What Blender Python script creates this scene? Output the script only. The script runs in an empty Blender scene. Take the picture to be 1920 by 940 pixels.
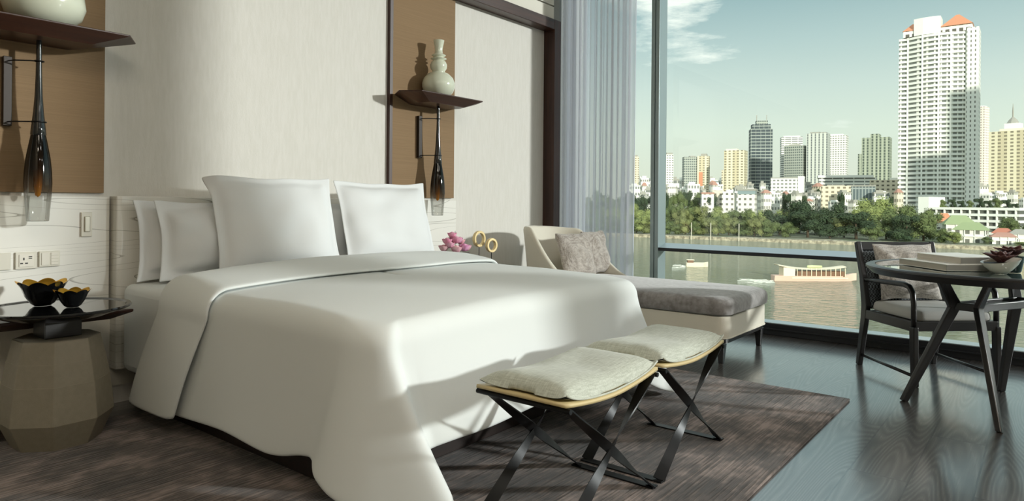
import bpy, math, random
from mathutils import Vector, Matrix, noise
random.seed(7)
S = bpy.context.scene
COL = S.collection
PI = math.pi

# ------------------------------------------------------------------ camera
W_, H_ = 1920, 940
F = 1272.7; CX = 960.0; HY = 379.5; ROLL = 0.0084
YAW = math.radians(38.32); EYE = 1.10
cam = bpy.data.cameras.new('camera'); camo = bpy.data.objects.new('camera', cam); COL.objects.link(camo)
cam.lens = F / W_ * 36.0; cam.sensor_width = 36; cam.sensor_fit = 'HORIZONTAL'
cam.shift_y = -(H_ / 2 - HY) / W_
cam.clip_start = 0.05; cam.clip_end = 6000
camo.matrix_world = Matrix.Translation((0, 0, EYE)) @ Matrix.Rotation(YAW - PI / 2, 4, 'Z') @ Matrix.Rotation(PI / 2, 4, 'X') @ Matrix.Rotation(ROLL, 4, 'Z')
S.camera = camo
FW = Vector((math.cos(YAW), math.sin(YAW), 0)); RT = Vector((math.sin(YAW), -math.cos(YAW), 0))
def at(px, py, D):
    """world point at a given forward distance from the viewpoint (used to stand the skyline at real distances)"""
    dx, dy = px - CX, py - HY
    a = dx + dy * ROLL; b = -dx * ROLL + dy
    p = FW * D + RT * (a / F * D); return Vector((p.x, p.y, EYE - b / F * D))

def srgb(c):
    return tuple(((v / 255) / 12.92 if v / 255 <= 0.04045 else ((v / 255 + 0.055) / 1.055) ** 2.4) for v in c[:3]) + (1.0,)

# ------------------------------------------------------------------ light, sky, exposure
S.view_settings.view_transform = 'Standard'; S.view_settings.look = 'None'
S.view_settings.exposure = 0.0; S.view_settings.gamma = 1.0; S.view_settings.use_curve_mapping = False
SUN_E = 4.2; LOW_SPOT_E = 2.1; FILL_LAMP_E = 15; SKY_S = 1.25
SUN_DIR = Vector((0.784, 0.588, -0.20)).normalized()
LOW_SPOT_DIR = Vector((-0.48, 0.86, -0.185)).normalized()
def sun(name, d, e, ang, col):
    l = bpy.data.lights.new(name, 'SUN'); l.energy = e; l.angle = math.radians(ang); l.color = col
    o = bpy.data.objects.new(name, l); COL.objects.link(o); o.rotation_euler = d.to_track_quat('-Z', 'Y').to_euler(); return o
sun('sun', SUN_DIR, SUN_E, 0.6, (1.0, 0.97, 0.86))
# added spot outside the window, stands in for low light raking the head wall
gl = bpy.data.lights.new('added_low_spot', 'SPOT'); go = bpy.data.objects.new('added_low_spot', gl); COL.objects.link(go)
go.location = Vector((3.0, 2.8, 1.2)) - LOW_SPOT_DIR * 45
go.rotation_euler = LOW_SPOT_DIR.to_track_quat('-Z', 'Y').to_euler()
gl.energy = LOW_SPOT_E * 4 * PI * PI * 45 ** 2; gl.spot_size = math.radians(20); gl.spot_blend = 0.1; gl.shadow_soft_size = 1.0
gl.color = (1.0, 1.0, 0.985)

W = bpy.data.worlds.new('sky'); S.world = W; W.use_nodes = True
nt = W.node_tree; nt.nodes.clear()
def N(nt, t, **k):
    n = nt.nodes.new(t)
    for a, b in k.items(): setattr(n, a, b)
    return n
out = N(nt, 'ShaderNodeOutputWorld'); bg = N(nt, 'ShaderNodeBackground'); bg.inputs[1].default_value = SKY_S
tc = N(nt, 'ShaderNodeTexCoord'); sp = N(nt, 'ShaderNodeSeparateXYZ'); rp = N(nt, 'ShaderNodeValToRGB')
nt.links.new(tc.outputs['Generated'], sp.inputs[0]); nt.links.new(sp.outputs[2], rp.inputs[0])
e = rp.color_ramp.elements; e[0].position = 0.0; e[0].color = srgb((208, 212, 196)); e[1].position = 1.0; e[1].color = srgb((248, 252, 255))
for p, c in ((0.04, (210, 217, 200)), (0.10, (210, 222, 208)), (0.16, (196, 212, 205)), (0.22, (174, 196, 195)), (0.28, (148, 176, 180)), (0.42, (196, 220, 226))):
    x = e.new(p); x.color = srgb(c)
mp = N(nt, 'ShaderNodeMapping'); mp.inputs['Scale'].default_value = (2.0, 2.0, 9.0)
nz = N(nt, 'ShaderNodeTexNoise'); nz.inputs['Scale'].default_value = 2.2; nz.inputs['Detail'].default_value = 9; nz.inputs['Roughness'].default_value = 0.62
nt.links.new(tc.outputs['Generated'], mp.inputs[0]); nt.links.new(mp.outputs[0], nz.inputs['Vector'])
# cloud patch: stronger towards the north-west part of the sky, high up
dt = N(nt, 'ShaderNodeVectorMath', operation='DISTANCE'); dt.inputs[1].default_value = tuple(at(1262, -25, 10).normalized() * 1.0 + Vector((0, 0, 0)))
c0 = (at(1262, -25, 10) - Vector((0, 0, EYE))).normalized(); dt.inputs[1].default_value = tuple(c0)
nt.links.new(tc.outputs['Generated'], dt.inputs[0])
mr = N(nt, 'ShaderNodeMapRange'); mr.inputs['From Min'].default_value = 0.0; mr.inputs['From Max'].default_value = 0.14
mr.inputs['To Min'].default_value = 0.30; mr.inputs['To Max'].default_value = -0.12
nt.links.new(dt.outputs['Value'], mr.inputs[0])
ad = N(nt, 'ShaderNodeMath', operation='ADD'); nt.links.new(nz.outputs[0], ad.inputs[0]); nt.links.new(mr.outputs[0], ad.inputs[1])
r2 = N(nt, 'ShaderNodeMapRange'); r2.inputs['From Min'].default_value = 0.52; r2.inputs['From Max'].default_value = 0.66
nt.links.new(ad.outputs[0], r2.inputs[0])
mx = N(nt, 'ShaderNodeMix', data_type='RGBA'); mx.inputs[7].default_value = srgb((240, 246, 238))
nt.links.new(r2.outputs[0], mx.inputs[0]); nt.links.new(rp.outputs[0], mx.inputs[6])
nt.links.new(mx.outputs[2], bg.inputs[0]); nt.links.new(bg.outputs[0], out.inputs[0])

# ------------------------------------------------------------------ helpers
def tag(o, label=None, cat=None, group=None, kind=None):
    if label: o['label'] = label
    if cat: o['category'] = cat
    if group: o['group'] = group
    if kind: o['kind'] = kind
    return o
def thing(name, label, cat, loc=(0, 0, 0), rz=0, group=None):
    o = bpy.data.objects.new(name, None); COL.objects.link(o); o.location = loc; o.rotation_euler = (0, 0, rz); o.empty_display_size = 0.1
    return tag(o, label, cat, group)
def copy_tree(o, parent=None):
    c = o.copy(); COL.objects.link(c); c.parent = parent
    for ch in [x for x in COL.objects if x.parent == o]: copy_tree(ch, c)
    return c
class MB:
    def __init__(s): s.v = []; s.f = []; s.uv = None
    def add(s, vs, fs):
        n = len(s.v); s.v += [tuple(p) for p in vs]; s.f += [tuple(i + n for i in f) for f in fs]; return s
    def box(s, x0, x1, y0, y1, z0, z1):
        return s.add([(x0, y0, z0), (x1, y0, z0), (x1, y1, z0), (x0, y1, z0), (x0, y0, z1), (x1, y0, z1), (x1, y1, z1), (x0, y1, z1)],
                     [(0, 3, 2, 1), (4, 5, 6, 7), (0, 1, 5, 4), (1, 2, 6, 5), (2, 3, 7, 6), (3, 0, 4, 7)])
    def frustum(s, c, a0, a1, z0, z1, c1=None):
        """four sided tapering post: half sizes a0 at z0 and a1 at z1"""
        c1 = c1 or c
        vs = [(c[0] + i * a0[0], c[1] + j * a0[1], z0) for i, j in ((-1, -1), (1, -1), (1, 1), (-1, 1))] + \
             [(c1[0] + i * a1[0], c1[1] + j * a1[1], z1) for i, j in ((-1, -1), (1, -1), (1, 1), (-1, 1))]
        return s.add(vs, [(0, 3, 2, 1), (4, 5, 6, 7), (0, 1, 5, 4), (1, 2, 6, 5), (2, 3, 7, 6), (3, 0, 4, 7)])
    def prism(s, poly, z0, z1, poly1=None):
        p1 = poly1 or poly; n = len(poly)
        return s.add([(x, y, z0) for x, y in poly] + [(x, y, z1) for x, y in p1],
                     [tuple(range(n))[::-1], tuple(range(n, 2 * n))] + [(i, (i + 1) % n, n + (i + 1) % n, n + i) for i in range(n)])
    def loft(s, rings, close=True, cap=True):
        n = len(rings[0]); m = len(rings); vs = [p for r in rings for p in r]; fs = []
        for k in range(m - 1):
            for i in range(n if close else n - 1):
                j = (i + 1) % n; fs.append((k * n + i, k * n + j, (k + 1) * n + j, (k + 1) * n + i))
        if cap and close: fs += [tuple(range(n))[::-1], tuple(range((m - 1) * n, m * n))]
        return s.add(vs, fs)
    def lathe(s, prof, n=32, c=(0, 0, 0)):
        return s.loft([[(c[0] + r * math.cos(2 * PI * i / n), c[1] + r * math.sin(2 * PI * i / n), c[2] + z) for i in range(n)] for r, z in prof])
    def tube(s, path, r, n=10, up=(0, 0, 1), flat=1.0):
        path = [Vector(p) for p in path]; rings = []
        for k, p in enumerate(path):
            t = (path[min(k + 1, len(path) - 1)] - path[max(k - 1, 0)]).normalized()
            u = Vector(up)
            if abs(t.dot(u)) > 0.95: u = Vector((1, 0, 0)) if abs(t.x) < .9 else Vector((0, 1, 0))
            a = t.cross(u).normalized(); b = a.cross(t)
            rr = r[k] if isinstance(r, (list, tuple)) else r
            rings.append([tuple(p + a * (rr * math.cos(2 * PI * i / n)) + b * (rr * flat * math.sin(2 * PI * i / n))) for i in range(n)])
        return s.loft(rings)
    def bar(s, path, w, h, side):
        """rectangular section swept along path; side = the direction of the width w"""
        path = [Vector(p) for p in path]; rings = []; sd = Vector(side).normalized()
        for k, p in enumerate(path):
            t1 = (path[k] - path[k - 1]).normalized() if k else None
            t2 = (path[k + 1] - path[k]).normalized() if k < len(path) - 1 else None
            t = ((t1 or t2) + (t2 or t1)).normalized()
            nrm = t.cross(sd).normalized(); sc = 1.0
            if t1 and t2: sc = 1 / max(0.5, t.dot(t1))
            ww = w[k] if isinstance(w, (list, tuple)) else w; hh = (h[k] if isinstance(h, (list, tuple)) else h) * sc
            rings.append([tuple(p + sd * (i * ww / 2) + nrm * (j * hh / 2)) for i, j in ((-1, -1), (1, -1), (1, 1), (-1, 1))])
        return s.loft(rings)
    def grid(s, P, nu, nv, wrap=False):
        vs = [P(i / (nu - 1), j / (nv - 1)) for j in range(nv) for i in range(nu)]
        return s.add(vs, [(j * nu + i, j * nu + i + 1, (j + 1) * nu + i + 1, (j + 1) * nu + i) for j in range(nv - 1) for i in range(nu - 1)])
    def build(s, name, mat, parent=None, smooth=False, bevel=0, seg=2, sub=0, solid=0, off=None, uni=False, ang=None):
        m = bpy.data.meshes.new(name)
        vs = s.v if off is None else [(x - off[0], y - off[1], z - off[2]) for x, y, z in s.v]
        m.from_pydata(vs, [], s.f); m.validate(); m.update()
        import bmesh
        b = bmesh.new(); b.from_mesh(m)
        if uni: bmesh.ops.remove_doubles(b, verts=b.verts, dist=1e-5)
        bmesh.ops.recalc_face_normals(b, faces=b.faces); b.to_mesh(m); b.free()
        m.materials.append(mat)
        if smooth:
            for p in m.polygons: p.use_smooth = True
            if ang is not None: m.set_sharp_from_angle(angle=math.radians(ang))
        o = bpy.data.objects.new(name, m); COL.objects.link(o)
        if parent is not None: o.parent = parent
        if solid: k = o.modifiers.new('t', 'SOLIDIFY'); k.thickness = solid; k.offset = 0
        if bevel: k = o.modifiers.new('b', 'BEVEL'); k.width = bevel; k.segments = seg; k.limit_method = 'ANGLE'; k.angle_limit = math.radians(35)
        if sub: k = o.modifiers.new('s', 'SUBSURF'); k.levels = sub; k.render_levels = sub
        return o
def rect_round(x0, x1, y0, y1, r, n=6):
    pts = []
    for cx, cy, a0 in ((x1 - r, y1 - r, 0), (x0 + r, y1 - r, PI / 2), (x0 + r, y0 + r, PI), (x1 - r, y0 + r, 1.5 * PI)):
        for k in range(n + 1): a = a0 + k / n * PI / 2; pts.append((cx + r * math.cos(a), cy + r * math.sin(a)))
    return pts
def struct(o): o['kind'] = 'structure'; return o
def sstep(a, b, x):
    t = max(0, min(1, (x - a) / (b - a))); return t * t * (3 - 2 * t)
def lerp(a, b, t): return tuple(a[i] + (b[i] - a[i]) * t for i in range(len(a)))

# ------------------------------------------------------------------ materials
def new_mat(name):
    m = bpy.data.materials.new(name); m.use_nodes = True; nt = m.node_tree
    return m, nt, nt.nodes['Principled BSDF']
def mat(name, col, rough=0.5, metal=0.0, col2=None, scale=5.0, detail=4, stretch=(1, 1, 1), bump=0.0, bscale=None, spec=0.5, sheen=0.0, coat=0.0):
    m, nt, b = new_mat(name)
    b.inputs['Base Color'].default_value = srgb(col); b.inputs['Roughness'].default_value = rough; b.inputs['Metallic'].default_value = metal
    b.inputs['Specular IOR Level'].default_value = spec; b.inputs['Sheen Weight'].default_value = sheen; b.inputs['Coat Weight'].default_value = coat
    if col2 or bump:
        t = N(nt, 'ShaderNodeTexCoord'); mpn = N(nt, 'ShaderNodeMapping'); mpn.inputs['Scale'].default_value = stretch
        nt.links.new(t.outputs['Object'], mpn.inputs[0])
    if col2:
        n = N(nt, 'ShaderNodeTexNoise'); n.inputs['Scale'].default_value = scale; n.inputs['Detail'].default_value = detail
        nt.links.new(mpn.outputs[0], n.inputs['Vector'])
        r = N(nt, 'ShaderNodeValToRGB'); r.color_ramp.elements[0].position = 0.35; r.color_ramp.elements[1].position = 0.65
        r.color_ramp.elements[0].color = srgb(col); r.color_ramp.elements[1].color = srgb(col2)
        nt.links.new(n.outputs[0], r.inputs[0]); nt.links.new(r.outputs[0], b.inputs['Base Color'])
    if bump:
        n2 = N(nt, 'ShaderNodeTexNoise'); n2.inputs['Scale'].default_value = bscale or scale; n2.inputs['Detail'].default_value = 5
        nt.links.new(mpn.outputs[0], n2.inputs['Vector'])
        bp = N(nt, 'ShaderNodeBump'); bp.inputs['Strength'].default_value = bump; bp.inputs['Distance'].default_value = 0.01
        nt.links.new(n2.outputs[0], bp.inputs['Height']); nt.links.new(bp.outputs[0], b.inputs['Normal'])
    return m
def weave(name, c1, c2, scale=220, rough=0.85, contrast=0.5, mott=None, bump=0.25, sheen=0.3):
    """cloth: two crossed thread directions plus a mottled tone"""
    m, nt, b = new_mat(name); b.inputs['Roughness'].default_value = rough; b.inputs['Sheen Weight'].default_value = sheen; b.inputs['Specular IOR Level'].default_value = 0.2
    t = N(nt, 'ShaderNodeTexCoord'); hs = []
    for st in ((scale, scale * .08, scale), (scale * .08, scale, scale * .15)):
        mpn = N(nt, 'ShaderNodeMapping'); mpn.inputs['Scale'].default_value = st; nt.links.new(t.outputs['Object'], mpn.inputs[0])
        n = N(nt, 'ShaderNodeTexNoise'); n.inputs['Scale'].default_value = 1.0; n.inputs['Detail'].default_value = 2; nt.links.new(mpn.outputs[0], n.inputs['Vector']); hs.append(n)
    a = N(nt, 'ShaderNodeMath', operation='ADD'); nt.links.new(hs[0].outputs[0], a.inputs[0]); nt.links.new(hs[1].outputs[0], a.inputs[1])
    r = N(nt, 'ShaderNodeValToRGB'); r.color_ramp.elements[0].position = 0.5 - contrast * .5 + .0; r.color_ramp.elements[1].position = 0.5 + contrast * .5
    hlf = N(nt, 'ShaderNodeMath', operation='MULTIPLY'); hlf.inputs[1].default_value = 0.5; nt.links.new(a.outputs[0], hlf.inputs[0]); nt.links.new(hlf.outputs[0], r.inputs[0])
    r.color_ramp.elements[0].color = srgb(c1); r.color_ramp.elements[1].color = srgb(c2); nt.links.new(r.outputs[0], b.inputs['Base Color'])
    bp = N(nt, 'ShaderNodeBump'); bp.inputs['Strength'].default_value = bump; bp.inputs['Distance'].default_value = 0.002
    nt.links.new(hlf.outputs[0], bp.inputs['Height']); nt.links.new(bp.outputs[0], b.inputs['Normal'])
    return m
def wood(name, c1, c2, axis='x', rough=0.35, scale=1.0):
    m, nt, b = new_mat(name); b.inputs['Roughness'].default_value = rough
    t = N(nt, 'ShaderNodeTexCoord'); mpn = N(nt, 'ShaderNodeMapping')
    mpn.inputs['Scale'].default_value = {'x': (1.5, 30, 30), 'y': (30, 1.5, 30), 'z': (30, 30, 1.5)}[axis]
    nt.links.new(t.outputs['Object'], mpn.inputs[0])
    n = N(nt, 'ShaderNodeTexNoise'); n.inputs['Scale'].default_value = scale; n.inputs['Detail'].default_value = 6; n.inputs['Distortion'].default_value = 0.6
    nt.links.new(mpn.outputs[0], n.inputs['Vector'])
    r = N(nt, 'ShaderNodeValToRGB'); r.color_ramp.elements[0].position = 0.3; r.color_ramp.elements[1].position = 0.7
    r.color_ramp.elements[0].color = srgb(c1); r.color_ramp.elements[1].color = srgb(c2)
    nt.links.new(n.outputs[0], r.inputs[0]); nt.links.new(r.outputs[0], b.inputs['Base Color'])
    return m
M = {}
M['wall'] = mat('cream_wallcovering', (222, 219, 212), 0.85, col2=(217, 214, 206), scale=60, stretch=(1, 1, .15), bump=0.15, bscale=300, spec=0.2)
M['plaster'] = mat('plaster', (226, 222, 210), 0.9)
M['brown_panel'] = mat('brown_fabric_panel', (146, 121, 92), 0.8, col2=(138, 114, 86), scale=8, stretch=(.3, 1, 30), bump=0.2, bscale=80, spec=0.25)
M['dark_wood'] = wood('dark_walnut', (44, 25, 18), (72, 42, 30), 'x', 0.35)
M['dark_wood_v'] = wood('dark_walnut_upright', (44, 26, 20), (70, 42, 33), 'z', 0.4)
M['linen'] = mat('white_bed_linen', (228, 232, 230), 0.75, bump=0.06, bscale=14, spec=0.25, sheen=0.1)
M['linen2'] = mat('white_pillow_linen', (226, 228, 228), 0.75, bump=0.12, bscale=12, spec=0.25, sheen=0.1)
M['black_metal'] = mat('blackened_metal', (30, 31, 32), 0.38, 0.6)
M['black_wood'] = mat('black_stained_wood', (36, 35, 36), 0.32, spec=0.6)
M['bronze'] = mat('dark_bronze', (46, 40, 36), 0.35, 0.5)
M['vase'] = mat('pale_celadon_glaze', (216, 220, 200), 0.18, spec=0.6, coat=0.3)
M['stool'] = mat('grey_leather', (142, 134, 117), 0.5, col2=(136, 129, 112), scale=40, bump=0.1, bscale=250)
M['black_gloss'] = mat('black_lacquer', (16, 17, 18), 0.07, spec=0.7, coat=0.4)
M['gold'] = mat('gold_leaf', (214, 166, 60), 0.3, 0.9)
M['plate'] = mat('outlet_plastic', (216, 212, 198), 0.4)
M['slot'] = mat('dark_slot', (30, 28, 26), 0.6)
M['frame'] = mat('window_frame_grey', (150, 166, 168), 0.3, 0.25)
M['frame_cap_sheen'] = mat('aluminium_cap_sky_sheen', (188, 202, 208), 0.3, 0.3)  # sky reflection on the window caps put into this paler colour
M['frame_dark'] = mat('window_frame_dark', (44, 46, 50), 0.4, 0.3)
M['cream'] = mat('cream_upholstery', (222, 216, 200), 0.7, bump=0.08, bscale=120, sheen=0.2)
M['velvet'] = mat('grey_velvet', (120, 115, 112), 0.8, col2=(152, 148, 146), scale=26, detail=6, bump=0.25, bscale=45, sheen=0.6)
M['cushion'] = weave('taupe_chenille', (128, 118, 110), (205, 197, 188), 190, contrast=0.34, bump=0.5)
M['linen_grey'] = weave('grey_slub_linen', (138, 132, 126), (214, 208, 200), 160, contrast=0.3, bump=0.4)
M['bench_fabric'] = weave('ribbed_sage_linen', (170, 174, 160), (206, 210, 198), 260, contrast=0.3, bump=0.3)
M['strap_leather'] = mat('pale_ochre_leather', (206, 186, 138), 0.5)
M['seat_pad'] = mat('light_grey_seat', (206, 205, 200), 0.8, bump=0.06, bscale=150)
M['amber'] = mat('amber_glass_core', (226, 150, 44), 0.25, 0.2)
M['ring'] = mat('gilded_ring', (222, 200, 150), 0.35, 0.4)
M['pink'] = mat('pink_petals', (238, 182, 200), 0.7, col2=(226, 146, 178), scale=30)
M['pale_pink'] = mat('pale_pink_petals', (240, 200, 202), 0.7, col2=(226, 160, 176), scale=26)
M['magenta'] = mat('deep_pink_petals', (224, 132, 184), 0.7, col2=(238, 184, 214), scale=40)
M['leafy'] = mat('leaf_green', (70, 92, 56), 0.6)
M['vase_dark'] = mat('dark_grey_planter', (66, 72, 68), 0.4)
M['white_gloss'] = mat('white_porcelain', (232, 228, 216), 0.15, coat=0.4)
M['succulent'] = mat('dark_red_succulent', (70, 38, 42), 0.4, col2=(112, 78, 74), scale=24)
M['succ_green'] = mat('olive_succulent', (120, 116, 56), 0.45, col2=(70, 52, 40), scale=20)
M['paper'] = mat('book_pages', (206, 200, 188), 0.8, col2=(190, 184, 172), scale=3, stretch=(1, 1, 300))
M['cover'] = mat('pale_book_cover', (238, 238, 232), 0.4)
M['cover_grey'] = mat('grey_book_spine', (150, 150, 144), 0.5)
M['green_pot'] = mat('dark_green_glaze', (22, 42, 40), 0.2, coat=0.3)

def mat_headboard():
    m, nt, b = new_mat('white_headboard_contour_lines'); b.inputs['Roughness'].default_value = 0.45
    t = N(nt, 'ShaderNodeTexCoord'); mpn = N(nt, 'ShaderNodeMapping'); mpn.inputs['Scale'].default_value = (.32, 0.3, 4.6)
    nt.links.new(t.outputs['Object'], mpn.inputs[0])
    n = N(nt, 'ShaderNodeTexNoise'); n.inputs['Scale'].default_value = 1.15; n.inputs['Detail'].default_value = 0.6
    nt.links.new(mpn.outputs[0], n.inputs['Vector'])
    a = N(nt, 'ShaderNodeMath', operation='MULTIPLY'); a.inputs[1].default_value = 17; nt.links.new(n.outputs[0], a.inputs[0])
    f = N(nt, 'ShaderNodeMath', operation='FRACT'); nt.links.new(a.outputs[0], f.inputs[0])
    r = N(nt, 'ShaderNodeValToRGB'); r.color_ramp.interpolation = 'LINEAR'
    el = r.color_ramp.elements; el[0].position = 0.0; el[0].color = srgb((150, 146, 134)); el[1].position = 0.06; el[1].color = srgb((228, 226, 218))
    nt.links.new(f.outputs[0], r.inputs[0]); nt.links.new(r.outputs[0], b.inputs['Base Color'])
    return m
M['headboard'] = mat_headboard()

def mat_floor():
    m, nt, b = new_mat('smoked_oak_planks')
    t = N(nt, 'ShaderNodeTexCoord')
    br = N(nt, 'ShaderNodeTexBrick'); br.offset = 0.37; br.offset_frequency = 2
    br.inputs['Scale'].default_value = 1.0; br.inputs['Brick Width'].default_value = 1.9; br.inputs['Row Height'].default_value = 0.215; br.inputs['Mortar Size'].default_value = 0.0035
    br.inputs['Color1'].default_value = (0.25, 0.25, 0.25, 1); br.inputs['Color2'].default_value = (0.75, 0.75, 0.75, 1); br.inputs['Mortar'].default_value = (0, 0, 0, 1)
    nt.links.new(t.outputs['Object'], br.inputs['Vector'])
    # grain rings, limed lines in dark wood
    mp1 = N(nt, 'ShaderNodeMapping'); mp1.inputs['Scale'].default_value = (.45, 4.2, 1)
    nt.links.new(t.outputs['Object'], mp1.inputs[0])
    off = N(nt, 'ShaderNodeVectorMath', operation='MULTIPLY_ADD'); off.inputs[1].default_value = (7, 9, 5)
    nt.links.new(br.outputs['Color'], off.inputs[0]); nt.links.new(mp1.outputs[0], off.inputs[2])
    n = N(nt, 'ShaderNodeTexNoise'); n.inputs['Scale'].default_value = 1.2; n.inputs['Detail'].default_value = 0.8; n.inputs['Roughness'].default_value = 0.4
    nt.links.new(off.outputs[0], n.inputs['Vector'])
    a = N(nt, 'ShaderNodeMath', operation='MULTIPLY'); a.inputs[1].default_value = 34; nt.links.new(n.outputs[0], a.inputs[0])
    f = N(nt, 'ShaderNodeMath', operation='PINGPONG'); f.inputs[1].default_value = 0.5; nt.links.new(a.outputs[0], f.inputs[0])
    mp2 = N(nt, 'ShaderNodeMapping'); mp2.inputs['Scale'].default_value = (6, 150, 1); nt.links.new(t.outputs['Object'], mp2.inputs[0])
    n2 = N(nt, 'ShaderNodeTexNoise'); n2.inputs['Scale'].default_value = 1; n2.inputs['Detail'].default_value = 4; nt.links.new(mp2.outputs[0], n2.inputs['Vector'])
    s1 = N(nt, 'ShaderNodeMath', operation='MULTIPLY'); nt.links.new(f.outputs[0], s1.inputs[0]); nt.links.new(n2.outputs[0], s1.inputs[1])
    s2 = N(nt, 'ShaderNodeMath', operation='MULTIPLY_ADD'); s2.inputs[1].default_value = 1.6; s2.inputs[2].default_value = 0.0; nt.links.new(s1.outputs[0], s2.inputs[0])
    r = N(nt, 'ShaderNodeValToRGB'); el = r.color_ramp.elements; el[0].position = 0.05; el[0].color = srgb((66, 63, 60)); el[1].position = 0.8; el[1].color = srgb((126, 122, 117))
    x = el.new(0.3); x.color = srgb((86, 82, 79))
    nt.links.new(s2.outputs[0], r.inputs[0])
    mxn = N(nt, 'ShaderNodeMix', data_type='RGBA', blend_type='MULTIPLY'); mxn.inputs[0].default_value = 1.0
    tone = N(nt, 'ShaderNodeMapRange'); tone.inputs['From Min'].default_value = 0.0; tone.inputs['From Max'].default_value = 0.25; tone.inputs['To Min'].default_value = 0.25; tone.inputs['To Max'].default_value = 0.95
    nt.links.new(br.outputs['Color'], tone.inputs[0])
    nt.links.new(r.outputs[0], mxn.inputs[6]); nt.links.new(tone.outputs[0], mxn.inputs[7]); nt.links.new(mxn.outputs[2], b.inputs['Base Color'])
    rr = N(nt, 'ShaderNodeMapRange'); rr.inputs['To Min'].default_value = 0.40; rr.inputs['To Max'].default_value = 0.24; nt.links.new(s2.outputs[0], rr.inputs[0]); nt.links.new(rr.outputs[0], b.inputs['Roughness'])
    bp = N(nt, 'ShaderNodeBump'); bp.inputs['Strength'].default_value = 0.35; bp.inputs['Distance'].default_value = 0.002; nt.links.new(s2.outputs[0], bp.inputs['Height']); nt.links.new(bp.outputs[0], b.inputs['Normal'])
    b.inputs['Specular IOR Level'].default_value = 0.8; b.inputs['Coat Weight'].default_value = 1.0; b.inputs['Coat Roughness'].default_value = 0.16; b.inputs['Coat IOR'].default_value = 2.3
    return m
M['floor'] = mat_floor()
def mat_rug():
    m, nt, b = new_mat('taupe_brown_rug'); b.inputs['Roughness'].default_value = 0.95; b.inputs['Sheen Weight'].default_value = 0.3; b.inputs['Specular IOR Level'].default_value = 0.1
    t = N(nt, 'ShaderNodeTexCoord')
    def ns(sc, scale, det):
        q = N(nt, 'ShaderNodeMapping'); q.inputs['Scale'].default_value = sc; nt.links.new(t.outputs['Object'], q.inputs[0])
        n = N(nt, 'ShaderNodeTexNoise'); n.inputs['Scale'].default_value = scale; n.inputs['Detail'].default_value = det; nt.links.new(q.outputs[0], n.inputs['Vector']); return n.outputs[0]
    rib = ns((4, 95, 1), 1, 1.5); big = ns((1, 1, 1), 4.2, 3); mid = ns((1, 1.6, 1), 16, 3)
    def mad(x, k, c):
        n = N(nt, 'ShaderNodeMath', operation='MULTIPLY_ADD'); nt.links.new(x, n.inputs[0]); n.inputs[1].default_value = k
        if isinstance(c, float): n.inputs[2].default_value = c
        else: nt.links.new(c, n.inputs[2])
        return n.outputs[0]
    tot = mad(rib, .42, mad(mid, .33, mad(big, .62, -.185)))
    r = N(nt, 'ShaderNodeValToRGB'); el = r.color_ramp.elements; el[0].position = 0.36; el[0].color = srgb((42, 36, 33)); el[1].position = 0.66; el[1].color = srgb((140, 124, 117))
    x = el.new(.5); x.color = srgb((80, 69, 64))
    nt.links.new(tot, r.inputs[0]); nt.links.new(r.outputs[0], b.inputs['Base Color'])
    bp = N(nt, 'ShaderNodeBump'); bp.inputs['Strength'].default_value = 0.6; bp.inputs['Distance'].default_value = 0.008; nt.links.new(rib, bp.inputs['Height']); nt.links.new(bp.outputs[0], b.inputs['Normal'])
    return m
M['rug'] = mat_rug()
def mat_pane(name, tint, refl=0.06, rough=0.0):
    m = bpy.data.materials.new(name); m.use_nodes = True; nt = m.node_tree; nt.nodes.clear()
    o = N(nt, 'ShaderNodeOutputMaterial'); tr = N(nt, 'ShaderNodeBsdfTransparent'); gs = N(nt, 'ShaderNodeBsdfGlossy'); mxs = N(nt, 'ShaderNodeMixShader')
    tr.inputs[0].default_value = (*tint, 1); gs.inputs['Roughness'].default_value = rough
    lw = N(nt, 'ShaderNodeLayerWeight'); lw.inputs[0].default_value = 0.25
    mrn = N(nt, 'ShaderNodeMapRange'); mrn.inputs['To Min'].default_value = refl * .4; mrn.inputs['To Max'].default_value = 0.6; nt.links.new(lw.outputs['Fresnel'], mrn.inputs[0])
    nt.links.new(mrn.outputs[0], mxs.inputs[0]); nt.links.new(tr.outputs[0], mxs.inputs[1]); nt.links.new(gs.outputs[0], mxs.inputs[2]); nt.links.new(mxs.outputs[0], o.inputs[0])
    return m
M['pane'] = mat_pane('clear_window_glass', (0.97, 0.99, 0.98), 0.04)
def mat_sheer():
    m = bpy.data.materials.new('sheer_voile'); m.use_nodes = True; nt = m.node_tree; nt.nodes.clear()
    o = N(nt, 'ShaderNodeOutputMaterial'); tr = N(nt, 'ShaderNodeBsdfTransparent'); tl = N(nt, 'ShaderNodeBsdfTranslucent'); df = N(nt, 'ShaderNodeBsdfDiffuse')
    df.inputs[0].default_value = srgb((240, 240, 246)); tl.inputs[0].default_value = srgb((244, 246, 252))
    a = N(nt, 'ShaderNodeMixShader'); a.inputs[0].default_value = 0.78; nt.links.new(df.outputs[0], a.inputs[1]); nt.links.new(tl.outputs[0], a.inputs[2])
    b2 = N(nt, 'ShaderNodeMixShader'); b2.inputs[0].default_value = 0.66; nt.links.new(tr.outputs[0], b2.inputs[1]); nt.links.new(a.outputs[0], b2.inputs[2]); nt.links.new(b2.outputs[0], o.inputs[0])
    return m
M['sheer'] = mat_sheer()
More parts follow.
